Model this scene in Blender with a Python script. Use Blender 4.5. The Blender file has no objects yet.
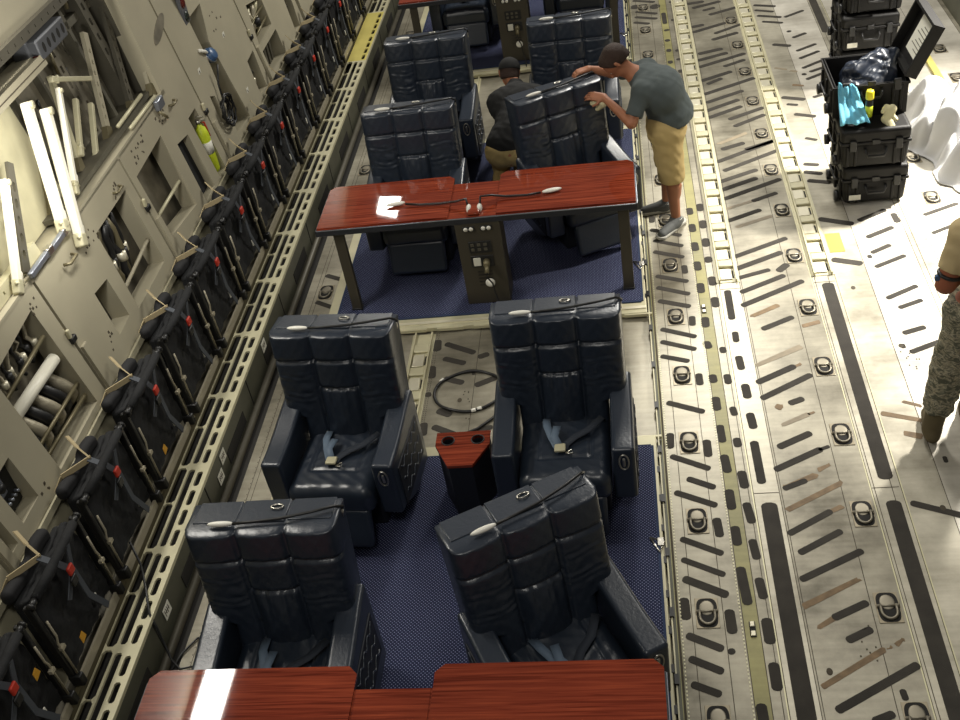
import bpy, bmesh, math, random
import numpy as np
from mathutils import Vector, Matrix
from mathutils.geometry import tessellate_polygon
random.seed(7)
SC = bpy.context.scene
COL = SC.collection
PI = math.pi
R = math.radians

# ---------------------------------------------------------------- camera, world, light
cam = bpy.data.cameras.new('camera')
cam.sensor_width = 36.0
cam.lens = 1080.0 / 960.0 * 36.0
cam.clip_end = 100
camo = bpy.data.objects.new('camera', cam)
COL.objects.link(camo)
M3 = Matrix(((0.9860760554376113, 0.06672724530088481, 0.15232034541438164),
             (0.07712543167045159, 0.6279889647627052, -0.7743910691155421),
             (-0.1473284788567624, 0.7753562631918448, 0.6140985136335465)))
camo.matrix_world = Matrix.Translation((0, 0, 4.8)) @ M3.to_4x4()
SC.camera = camo

world = bpy.data.worlds.new('world')
SC.world = world
world.use_nodes = True
bg = world.node_tree.nodes['Background']
bg.inputs[0].default_value = (1.0, 0.95, 0.86, 1)
bg.inputs[1].default_value = 0.095

def area(name, loc, target, sx, sy, power, col=(1, .965, .885), spread=180):
    l = bpy.data.lights.new(name, 'AREA')
    l.shape = 'RECTANGLE'; l.size = sx; l.size_y = sy
    l.energy = power; l.color = col; l.spread = R(spread)
    o = bpy.data.objects.new(name, l); COL.objects.link(o)
    o.location = loc
    d = (Vector(target) - Vector(loc)).normalized()
    z = -d
    y = Vector((0, 1, 0)); y = (y - z * y.dot(z)).normalized()
    x = y.cross(z)
    o.matrix_world = Matrix.Translation(loc) @ Matrix((x, y, z)).transposed().to_4x4()
    return o

area('overhead_light', (0.8, 12.5, 5.6), (0.2, 9.0, 0), 1.0, 2.4, 340)
area('overhead_light', (1.6, 6.2, 5.7), (1.0, 5.4, 0), 0.9, 2.4, 60)
area('overhead_light', (-0.9, 0.6, 6.1), (-1.0, 3.8, 0), 1.4, 0.6, 72)  # added front fill behind the camera, gives the leather its sheen; no real fixture
area('cargo_floodlight', (4.6, 9.4, 4.4), (2.75, 7.9, 0), 0.4, 0.4, 210, (1, .95, .86), 62)
area('sidewall_light', (-3.66, 5.05, 4.05), (-2.0, 4.6, 0.5), 0.22, 1.5, 70, (1, .96, .88))
area('sidewall_light', (-3.25, 12.55, 3.9), (-2.0, 10.5, 0.5), 0.26, 0.6, 30, (1, .96, .88))
area('stanchion_light', (-2.95, 5.0, 2.45), (-3.6, 5.5, 2.0), 0.10, 0.5, 13, (1, .97, .9))

SC.view_settings.view_transform = 'Standard'
SC.view_settings.look = 'None'
SC.view_settings.exposure = 0.0
SC.view_settings.gamma = 1.0
SC.view_settings.use_curve_mapping = False
SC.cycles.use_denoising = True
SC.cycles.max_bounces = 6

# ---------------------------------------------------------------- materials
def srgb(r, g, b):
    f = lambda c: (c / 255) / 12.92 if c <= 10 else (((c / 255) + .055) / 1.055) ** 2.4
    return (f(r), f(g), f(b), 1)

def mat(name, col, rough=.5, metal=0., bump=0., bscale=40., var=0., vscale=3., coat=0., spec=.5, rvar=0.):
    m = bpy.data.materials.new(name); m.use_nodes = True
    nt = m.node_tree; b = nt.nodes['Principled BSDF']
    b.inputs['Base Color'].default_value = col
    b.inputs['Roughness'].default_value = rough
    b.inputs['Metallic'].default_value = metal
    b.inputs['Coat Weight'].default_value = coat
    b.inputs['Specular IOR Level'].default_value = spec
    tc = nt.nodes.new('ShaderNodeTexCoord')
    if var > 0 or rvar > 0:
        n = nt.nodes.new('ShaderNodeTexNoise'); n.inputs['Scale'].default_value = vscale; n.inputs['Detail'].default_value = 6
        nt.links.new(tc.outputs['Object'], n.inputs['Vector'])
        if var > 0:
            mr = nt.nodes.new('ShaderNodeMapRange')
            mr.inputs['From Min'].default_value = .3; mr.inputs['From Max'].default_value = .7
            mr.inputs['To Min'].default_value = 1 - var; mr.inputs['To Max'].default_value = 1 + var * .5
            nt.links.new(n.outputs['Fac'], mr.inputs['Value'])
            mx = nt.nodes.new('ShaderNodeMix'); mx.data_type = 'RGBA'; mx.blend_type = 'MULTIPLY'; mx.inputs['Factor'].default_value = 1
            mx.inputs['A'].default_value = col
            nt.links.new(mr.outputs['Result'], mx.inputs['B'])
            nt.links.new(mx.outputs['Result'], b.inputs['Base Color'])
        if rvar > 0:
            mr2 = nt.nodes.new('ShaderNodeMapRange')
            mr2.inputs['From Min'].default_value = .3; mr2.inputs['From Max'].default_value = .7
            mr2.inputs['To Min'].default_value = max(.05, rough - rvar); mr2.inputs['To Max'].default_value = min(1, rough + rvar)
            nt.links.new(n.outputs['Fac'], mr2.inputs['Value'])
            nt.links.new(mr2.outputs['Result'], b.inputs['Roughness'])
    if bump > 0:
        n2 = nt.nodes.new('ShaderNodeTexNoise'); n2.inputs['Scale'].default_value = bscale; n2.inputs['Detail'].default_value = 4
        nt.links.new(tc.outputs['Object'], n2.inputs['Vector'])
        bp = nt.nodes.new('ShaderNodeBump'); bp.inputs['Strength'].default_value = bump; bp.inputs['Distance'].default_value = .01
        nt.links.new(n2.outputs['Fac'], bp.inputs['Height'])
        nt.links.new(bp.outputs['Normal'], b.inputs['Normal'])
    return m

def floor_material(name, c1, c2, metal, rough):
    """worn cargo floor: cloudy scuffs, fine lengthwise scratches"""
    m = bpy.data.materials.new(name); m.use_nodes = True
    nt = m.node_tree; N = nt.nodes.new; L = nt.links.new; b = nt.nodes['Principled BSDF']
    tc = N('ShaderNodeTexCoord')
    n = N('ShaderNodeTexNoise'); n.inputs['Scale'].default_value = 1.7; n.inputs['Detail'].default_value = 9; n.inputs['Roughness'].default_value = .65
    L(tc.outputs['Object'], n.inputs['Vector'])
    mp = N('ShaderNodeMapping'); mp.inputs['Scale'].default_value = (2, 26, 1); L(tc.outputs['Object'], mp.inputs['Vector'])
    n2 = N('ShaderNodeTexNoise'); n2.inputs['Scale'].default_value = 1.0; n2.inputs['Detail'].default_value = 3; L(mp.outputs['Vector'], n2.inputs['Vector'])
    ad = N('ShaderNodeMath'); ad.operation = 'MULTIPLY_ADD'; ad.inputs[1].default_value = .22
    L(n2.outputs['Fac'], ad.inputs[0]); L(n.outputs['Fac'], ad.inputs[2])
    cr = N('ShaderNodeValToRGB')
    cr.color_ramp.elements[0].position = .42; cr.color_ramp.elements[0].color = c1
    cr.color_ramp.elements[1].position = .78; cr.color_ramp.elements[1].color = c2
    L(ad.outputs[0], cr.inputs['Fac']); L(cr.outputs['Color'], b.inputs['Base Color'])
    b.inputs['Metallic'].default_value = metal
    mr = N('ShaderNodeMapRange'); mr.inputs['From Min'].default_value = .3; mr.inputs['From Max'].default_value = .7
    mr.inputs['To Min'].default_value = rough - .08; mr.inputs['To Max'].default_value = rough + .12
    L(n.outputs['Fac'], mr.inputs['Value']); L(mr.outputs['Result'], b.inputs['Roughness'])
    return m

def wood_material():
    m = bpy.data.materials.new('mahogany'); m.use_nodes = True
    nt = m.node_tree; N = nt.nodes.new; L = nt.links.new; b = nt.nodes['Principled BSDF']
    tc = N('ShaderNodeTexCoord')
    mp = N('ShaderNodeMapping'); mp.inputs['Scale'].default_value = (2.2, 75, 10); L(tc.outputs['Object'], mp.inputs['Vector'])
    n = N('ShaderNodeTexNoise'); n.inputs['Scale'].default_value = 1; n.inputs['Detail'].default_value = 5; n.inputs['Distortion'].default_value = .6
    L(mp.outputs['Vector'], n.inputs['Vector'])
    cr = N('ShaderNodeValToRGB'); e = cr.color_ramp.elements
    e[0].position = .30; e[0].color = (.085, .011, .005, 1)
    e[1].position = .72; e[1].color = (.31, .060, .024, 1)
    x = e.new(.5); x.color = (.20, .033, .015, 1)
    L(n.outputs['Fac'], cr.inputs['Fac']); L(cr.outputs['Color'], b.inputs['Base Color'])
    b.inputs['Roughness'].default_value = .5; b.inputs['Specular IOR Level'].default_value = 0
    b.inputs['Coat Weight'].default_value = 1; b.inputs['Coat Roughness'].default_value = .035
    return m

def carpet_material():
    m = bpy.data.materials.new('navy_carpet'); m.use_nodes = True
    nt = m.node_tree; N = nt.nodes.new; L = nt.links.new; b = nt.nodes['Principled BSDF']
    tc = N('ShaderNodeTexCoord')
    mp = N('ShaderNodeMapping'); mp.inputs['Rotation'].default_value = (0, 0, R(45)); mp.inputs['Scale'].default_value = (66, 66, 66)
    L(tc.outputs['Object'], mp.inputs['Vector'])
    fr = N('ShaderNodeVectorMath'); fr.operation = 'FRACTION'; L(mp.outputs['Vector'], fr.inputs[0])
    sb = N('ShaderNodeVectorMath'); sb.operation = 'SUBTRACT'; sb.inputs[1].default_value = (.5, .5, 0); L(fr.outputs[0], sb.inputs[0])
    sp = N('ShaderNodeSeparateXYZ'); L(sb.outputs[0], sp.inputs[0])
    cb = N('ShaderNodeCombineXYZ'); L(sp.outputs['X'], cb.inputs['X']); L(sp.outputs['Y'], cb.inputs['Y'])
    ln = N('ShaderNodeVectorMath'); ln.operation = 'LENGTH'; L(cb.outputs[0], ln.inputs[0])
    lt = N('ShaderNodeMath'); lt.operation = 'LESS_THAN'; lt.inputs[1].default_value = .20; L(ln.outputs['Value'], lt.inputs[0])
    mx = N('ShaderNodeMix'); mx.data_type = 'RGBA'
    mx.inputs['A'].default_value = (.008, .012, .046, 1); mx.inputs['B'].default_value = (.22, .245, .38, 1)
    L(lt.outputs[0], mx.inputs['Factor']); L(mx.outputs['Result'], b.inputs['Base Color'])
    b.inputs['Roughness'].default_value = .95
    return m

def camo_material():
    m = bpy.data.materials.new('camouflage'); m.use_nodes = True
    nt = m.node_tree; N = nt.nodes.new; L = nt.links.new; b = nt.nodes['Principled BSDF']
    tc = N('ShaderNodeTexCoord')
    mp = N('ShaderNodeMapping'); mp.inputs['Scale'].default_value = (14, 14, 26); L(tc.outputs['Object'], mp.inputs['Vector'])
    n = N('ShaderNodeTexNoise'); n.inputs['Scale'].default_value = 1.6; n.inputs['Detail'].default_value = 2; n.inputs['Distortion'].default_value = 1.2
    L(mp.outputs['Vector'], n.inputs['Vector'])
    cr = N('ShaderNodeValToRGB'); cr.color_ramp.interpolation = 'CONSTANT'; e = cr.color_ramp.elements
    e[0].position = 0; e[0].color = srgb(84, 84, 70)
    e[1].position = .56; e[1].color = srgb(165, 158, 135)
    for p, c in ((.44, srgb(118, 116, 98)), (.5, srgb(140, 132, 110)), (.62, srgb(98, 96, 84))):
        x = e.new(p); x.color = c
    L(n.outputs['Fac'], cr.inputs['Fac']); L(cr.outputs['Color'], b.inputs['Base Color'])
    b.inputs['Roughness'].default_value = .9
    return m

MT = {}
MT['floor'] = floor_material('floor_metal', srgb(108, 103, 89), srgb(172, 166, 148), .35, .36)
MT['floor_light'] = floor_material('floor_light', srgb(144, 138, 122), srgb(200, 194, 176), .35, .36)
MT['floor_pale'] = floor_material('floor_pale', srgb(176, 170, 156), srgb(222, 217, 204), .25, .36)  # palest floor tone, for the right-hand strips
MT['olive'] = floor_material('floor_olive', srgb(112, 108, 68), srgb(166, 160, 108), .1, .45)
MT['pad'] = mat('nonskid_pad', srgb(58, 54, 48), .9, bump=.3, bscale=300, var=.25, vscale=9)
MT['stain'] = mat('rust_stain', srgb(126, 104, 76), .7, var=.35, vscale=20)
MT['faint'] = mat('faded_stain', srgb(142, 130, 108), .6, var=.2, vscale=14)
MT['seam'] = mat('dark_seam', srgb(70, 62, 48), .8)
MT['rivet'] = mat('rivet', srgb(205, 200, 165), .4, .3)
MT['black_gap'] = mat('black_gap', srgb(26, 24, 20), .8)
MT['chrome'] = mat('steel', (.50, .48, .43, 1), .28, .95)
MT['ring_steel'] = mat('ring_steel', (.27, .245, .19, 1), .48, .75)
MT['rim'] = mat('socket_rim', srgb(150, 140, 118), .4, .4)
MT['bright'] = mat('bright_aluminium', srgb(226, 220, 196), .35, .35, var=.12, vscale=8)
MT['cream'] = mat('cream_metal', srgb(200, 194, 162), .45, .15, var=.15, vscale=5)
MT['yellow_metal'] = mat('chromate_metal', srgb(205, 192, 110), .45, .1, var=.12, vscale=4)
MT['sill'] = mat('sill_grey', srgb(84, 84, 70), .5, .2, var=.22, vscale=5)
MT['wall_in'] = mat('wall_cavity', srgb(126, 120, 104), .5, .2, var=.5, vscale=7)
MT['wall'] = mat('wall_panel', srgb(168, 161, 138), .55, var=.1, vscale=2.2)
MT['wall_dark'] = mat('wall_skin', srgb(90, 86, 72), .6, var=.35, vscale=5)
MT['wall_low'] = mat('wall_lower', srgb(174, 168, 142), .55, var=.1, vscale=2)
MT['frame_dark'] = mat('frame_grey', srgb(94, 90, 78), .5, .3, var=.2, vscale=6)
MT['leather'] = mat('navy_leather', (.018, .0255, .040, 1), .33, bump=.12, bscale=60, spec=.7)
MT['leather_soft'] = mat('navy_leather_soft', (.016, .023, .036, 1), .33, bump=.16, bscale=22, spec=.7)
MT['leather_dark'] = mat('dark_upholstery', (.008, .010, .016, 1), .6)
MT['belt'] = mat('blue_grey_webbing', srgb(96, 112, 130), .7)
MT['belt_dark'] = mat('dark_webbing', srgb(38, 44, 54), .8)
MT['wood'] = wood_material()
MT['carpet'] = carpet_material()
MT['carpet_edge'] = mat('carpet_binding', (.02, .035, .085, 1), .9)
MT['table_edge'] = mat('table_edge', srgb(38, 40, 46), .4)
MT['trim_silver'] = mat('trim_silver', srgb(150, 155, 165), .3, .7)
MT['bronze'] = mat('dark_bronze_paint', srgb(66, 61, 50), .5, .1)
MT['black'] = mat('black_plastic', (.012, .012, .012, 1), .45)
MT['black_fabric'] = mat('black_fabric', (.0045, .005, .006, 1), .85, bump=.8, bscale=14)
MT['black_foam'] = mat('black_foam', (.006, .006, .007, 1), .8)
MT['tan_web'] = mat('tan_webbing', srgb(176, 160, 124), .8)
MT['grey_web'] = mat('grey_webbing', srgb(70, 74, 80), .8)
MT['red'] = mat('red_plastic', srgb(190, 52, 34), .5)
MT['amber'] = mat('amber_tag', srgb(205, 150, 40), .6)
MT['white'] = mat('white_plastic', srgb(235, 233, 222), .4)
MT['white_paint'] = mat('white_paint', srgb(236, 232, 214), .4)
MT['label'] = mat('paper_label', srgb(222, 220, 206), .7)
MT['case'] = mat('case_plastic', (.007, .0065, .006, 1), .55, bump=.15, bscale=120, spec=.3)
MT['cyan'] = mat('cyan_towel', srgb(112, 186, 212), .9, bump=.6, bscale=120)
MT['yellow'] = mat('yellow_plastic', srgb(235, 220, 40), .45)
MT['lime'] = mat('lime_yellow', srgb(200, 215, 50), .45)
MT['placard'] = mat('yellow_placard', srgb(222, 208, 62), .6)
MT['glove'] = mat('cream_leather', srgb(205, 198, 160), .8, bump=.5, bscale=60)
MT['bag'] = mat('navy_plastic_film', (.009, .014, .026, 1), .34, bump=.35, bscale=5)
MT['sheet'] = mat('white_fabric', srgb(200, 200, 200), .8, bump=.2, bscale=10)
MT['skin'] = mat('skin', srgb(168, 112, 82), .55, var=.06, vscale=12)
MT['skin_dark'] = mat('tanned_skin', srgb(150, 88, 62), .55)
MT['hair'] = mat('brown_hair', srgb(52, 34, 24), .7, bump=.8, bscale=160)
MT['shirt'] = mat('grey_green_cotton', srgb(76, 84, 84), .9, bump=.35, bscale=16)
MT['khaki'] = mat('khaki_cotton', srgb(188, 164, 110), .9, bump=.35, bscale=16)
MT['shoe'] = mat('grey_shoe', srgb(92, 94, 92), .7, bump=.3, bscale=90)
MT['shoe_sole'] = mat('shoe_sole', srgb(190, 188, 178), .7)
MT['black_cloth'] = mat('black_cotton', (.011, .011, .011, 1), .9, bump=.4, bscale=14)
MT['camo'] = camo_material()
MT['tan_shirt'] = mat('sand_cotton', srgb(192, 172, 130), .9, bump=.3, bscale=16)
MT['boot'] = mat('suede_boot', srgb(92, 82, 58), .9)
MT['rubber'] = mat('black_rubber', (.012, .012, .012, 1), .4)
MT['grey_box'] = mat('grey_enamel', srgb(86, 88, 92), .5)
MT['lens_red'] = mat('red_lens', srgb(84, 24, 18), .2)
MT['lens_green'] = mat('green_lens', srgb(34, 42, 36), .2)
MT['blue'] = mat('blue_plastic', srgb(62, 92, 130), .35)
MT['olive_tube'] = mat('olive_tube', srgb(120, 112, 86), .4, .4)
MT['insul'] = mat('grey_foil', srgb(176, 168, 146), .45, .3, bump=.5, bscale=30)
MT['teal'] = mat('teal_tape', srgb(60, 130, 130), .6)

# ---------------------------------------------------------------- mesh helpers
class MB:
    def __init__(s): s.v = []; s.f = []; s.m = []; s.sm = []
    def add(s, vs, fs, mi=0, smooth=False):
        o = len(s.v); s.v += [tuple(v) for v in vs]
        for f in fs: s.f.append([o + i for i in f]); s.m.append(mi); s.sm.append(smooth)
        return s
    def box(s, x0, x1, y0, y1, z0, z1, mi=0, xf=None):
        vs = [Vector((x, y, z)) for z in (z0, z1) for y in (y0, y1) for x in (x0, x1)]
        if xf is not None: vs = [xf @ v for v in vs]
        return s.add(vs, [(0, 2, 3, 1), (4, 5, 7, 6), (0, 1, 5, 4), (2, 6, 7, 3), (0, 4, 6, 2), (1, 3, 7, 5)], mi)
    def rbox(s, x0, x1, y0, y1, z0, z1, r=.02, seg=3, mi=0, xf=None, fn=None, cuts=0):
        bm = bmesh.new(); bmesh.ops.create_cube(bm, size=1)
        for v in bm.verts:
            v.co = Vector((x0 + (v.co.x + .5) * (x1 - x0), y0 + (v.co.y + .5) * (y1 - y0), z0 + (v.co.z + .5) * (z1 - z0)))
        if cuts: bmesh.ops.subdivide_edges(bm, edges=bm.edges[:], cuts=cuts, use_grid_fill=True)
        r = min(r, .49 * min(abs(x1 - x0), abs(y1 - y0), abs(z1 - z0)))
        es = [e for e in bm.edges if len(e.link_faces) == 2 and e.calc_face_angle() > .5]
        bmesh.ops.bevel(bm, geom=es, offset=r, segments=seg, affect='EDGES', profile=.5)
        bm.verts.index_update()
        vs = [v.co.copy() for v in bm.verts]
        if fn: vs = [Vector(fn(v)) for v in vs]
        if xf is not None: vs = [xf @ v for v in vs]
        ar = max(f.calc_area() for f in bm.faces)
        o0 = len(s.f)
        s.add(vs, [[v.index for v in f.verts] for f in bm.faces], mi, True)
        if not fn:
            for i, f in enumerate(bm.faces):
                if max(abs(c) for c in f.normal) > .9999: s.sm[o0 + i] = False
        bm.free(); return s
    def soft(s, x0, x1, y0, y1, z0, z1, r, n=14, k=5, mi=0, xf=None, fn=None):
        """rounded box on an even grid, for soft or bent shapes"""
        lo = (x0, y0, z0); hi = (x1, y1, z1)
        def samples(a, b):
            i0, i1 = a + r, b - r
            L = [i0 - r * math.tan(R(45) * (1 - j / k)) for j in range(k)]
            L += [i0 + (i1 - i0) * j / n for j in range(n + 1)]
            L += [i1 + r * math.tan(R(45) * (j + 1) / k) for j in range(k)]
            return L
        S = [samples(lo[i], hi[i]) for i in range(3)]
        key = {}; vs = []; fs = []
        def vid(q):
            kk = tuple(round(c, 6) for c in q)
            if kk in key: return key[kk]
            inn = Vector([min(max(q[i], lo[i] + r), hi[i] - r) for i in range(3)])
            d = Vector(q) - inn
            p = inn + d.normalized() * r if d.length > 1e-9 else inn
            if fn: p = Vector(fn(p))
            if xf is not None: p = xf @ p
            key[kk] = len(vs); vs.append(p); return key[kk]
        for ax in range(3):
            u, v = [(1, 2), (2, 0), (0, 1)][ax]
            for side, c in ((0, lo[ax]), (1, hi[ax])):
                for i in range(len(S[u]) - 1):
                    for j in range(len(S[v]) - 1):
                        f = []
                        for a, b in ((i, j), (i + 1, j), (i + 1, j + 1), (i, j + 1)):
                            q = [0, 0, 0]; q[ax] = c; q[u] = S[u][a]; q[v] = S[v][b]; f.append(vid(q))
                        fs.append(f if side else f[::-1])
        return s.add(vs, fs, mi, True)
    def tube(s, pts, r, seg=8, mi=0, cap=True, closed=False):
        pts = [Vector(p) for p in pts]; n = len(pts)
        rs = r if isinstance(r, (list, tuple)) else [r] * n
        vs = []; up = None
        for i, p in enumerate(pts):
            a = pts[i - 1] if (i > 0 or closed) else p
            b = pts[(i + 1) % n] if (i < n - 1 or closed) else p
            t = (b - a).normalized()
            if up is None:
                up = Vector((0, 0, 1)) if abs(t.z) < .9 else Vector((1, 0, 0))
            u = (up - t * up.dot(t))
            if u.length < 1e-4: u = t.orthogonal()
            u.normalize(); up = u; w = t.cross(u)
            for k in range(seg):
                a_ = 2 * PI * k / seg
                vs.append(p + (u * math.cos(a_) + w * math.sin(a_)) * rs[i])
        fs = []
        m = n if closed else n - 1
        for i in range(m):
            for k in range(seg):
                j = (i + 1) % n
                fs.append((i * seg + k, i * seg + (k + 1) % seg, j * seg + (k + 1) % seg, j * seg + k))
        if cap and not closed:
            fs.append(list(range(seg))[::-1]); fs.append([(n - 1) * seg + k for k in range(seg)])
        return s.add(vs, fs, mi, True)
    def cyl(s, p0, p1, r0, r1=None, seg=16, mi=0):
        return s.tube([p0, p1], [r0, r0 if r1 is None else r1], seg, mi)
    def lathe(s, prof, c=(0, 0, 0), seg=24, mi=0, xf=None):
        vs = []; n = len(prof)
        for (r, z) in prof:
            for k in range(seg):
                a = 2 * PI * k / seg; vs.append(Vector((c[0] + r * math.cos(a), c[1] + r * math.sin(a), c[2] + z)))
        if xf is not None: vs = [xf @ v for v in vs]
        fs = [(i * seg + k, i * seg + (k + 1) % seg, (i + 1) * seg + (k + 1) % seg, (i + 1) * seg + k) for i in range(n - 1) for k in range(seg)]
        fs.append(list(range(seg))[::-1]); fs.append([(n - 1) * seg + k for k in range(seg)])
        return s.add(vs, fs, mi, True)
    def ball(s, c, r, seg=12, mi=0, xf=None):
        r = r if isinstance(r, (tuple, list)) else (r, r, r)
        vs = []; fs = []; n = seg // 2
        for i in range(n + 1):
            th = PI * i / n
            for k in range(seg):
                a = 2 * PI * k / seg
                p = Vector((r[0] * math.sin(th) * math.cos(a), r[1] * math.sin(th) * math.sin(a), r[2] * math.cos(th)))
                if xf is not None: p = xf @ p
                vs.append(Vector(c) + p)
        for i in range(n):
            for k in range(seg):
                fs.append((i * seg + k, (i + 1) * seg + k, (i + 1) * seg + (k + 1) % seg, i * seg + (k + 1) % seg))
        return s.add(vs, fs, mi, True)
    def plate(s, outline, holes, t0, t1, mi=0, xf=None, side_mi=None):
        """2-D outline with holes, thickness t0..t1 along the third axis; xf maps (u,v,w)"""
        loops = [outline] + holes
        flat = [p for l in loops for p in l]
        tris = tessellate_polygon([[Vector((p[0], p[1], 0)) for p in l] for l in loops])
        n = len(flat)
        vs = [Vector((p[0], p[1], t0)) for p in flat] + [Vector((p[0], p[1], t1)) for p in flat]
        if xf is not None: vs = [xf(v) if callable(xf) else xf @ v for v in vs]
        s.add(vs, [tuple(t) for t in tris] + [tuple(n + i for i in reversed(t)) for t in tris], mi)
        fs = []; o = 0
        for l in loops:
            k = len(l)
            for i in range(k): fs.append((o + i, o + (i + 1) % k, n + o + (i + 1) % k, n + o + i))
            o += k
        s.add(vs, fs, mi if side_mi is None else side_mi)
        return s
    def grid(s, fn, nu, nv, mi=0, smooth=True):
        vs = [fn(i / nu, j / nv) for j in range(nv + 1) for i in range(nu + 1)]
        fs = [(j * (nu + 1) + i, j * (nu + 1) + i + 1, (j + 1) * (nu + 1) + i + 1, (j + 1) * (nu + 1) + i) for j in range(nv) for i in range(nu)]
        return s.add(vs, fs, mi, smooth)
    def build(s, name, mats, parent=None, loc=None, recalc=True, solid=None):
        me = bpy.data.meshes.new(name)
        me.from_pydata([tuple(v) for v in s.v], [], s.f)
        mats = mats if isinstance(mats, (list, tuple)) else [mats]
        for m in mats: me.materials.append(MT[m])
        me.polygons.foreach_set('material_index', s.m)
        me.polygons.foreach_set('use_smooth', s.sm)
        me.update()
        if recalc:
            bm = bmesh.new(); bm.from_mesh(me); bmesh.ops.recalc_face_normals(bm, faces=bm.faces[:]); bm.to_mesh(me); bm.free()
        o = bpy.data.objects.new(name, me); COL.objects.link(o)
        if loc is not None: o.location = loc
        if parent is not None: o.parent = parent
        if solid:
            md = o.modifiers.new('thickness', 'SOLIDIFY'); md.thickness = solid; md.offset = 0
        return o

def tag(o, label=None, cat=None, group=None, kind=None):
    if label: o['label'] = label
    if cat: o['category'] = cat
    if group: o['group'] = group
    if kind: o['kind'] = kind
    return o
def thing(name, label, cat, loc=(0, 0, 0), rz=0., group=None):
    o = bpy.data.objects.new(name, None); COL.objects.link(o)
    o.empty_display_size = .1
    o.location = loc; o.rotation_euler = (0, 0, rz)
    return tag(o, label, cat, group)
def copy_tree(o, parent=None):
    c = o.copy(); COL.objects.link(c)
    if parent is not None: c.parent = parent
    for ch in list(o.children): copy_tree(ch, c)
    return c
def capsule(x0, y0, x1, y1, w, n=5, square=.55):
    """rounded strip outline between two end centres"""
    a = Vector((x0, y0)); b = Vector((x1, y1)); t = (b - a)
    if t.length < 1e-4: t = Vector((0, 1e-3))
    t.normalize(); nn = Vector((-t.y, t.x)); h = w / 2; rr = h * square
    P = []
    for c, d in ((b, t), (a, -t)):
        m = Vector((-d.y, d.x))
        for k in range(n + 1):
            an = -PI / 2 + PI * k / n
            P.append(c + d * (rr * math.cos(an)) + m * (h * math.sin(an)))
    return [(p.x, p.y) for p in P]
ORD = ['nearest', 'second nearest', 'third nearest', 'fourth nearest', 'fifth nearest', 'sixth nearest', 'seventh nearest', 'eighth nearest', 'ninth nearest', 'tenth nearest', 'eleventh nearest', 'twelfth nearest', 'thirteenth nearest', 'fourteenth nearest', 'fifteenth nearest', 'sixteenth nearest', 'seventeenth nearest', 'eighteenth nearest', 'nineteenth nearest', 'twentieth nearest']

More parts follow.
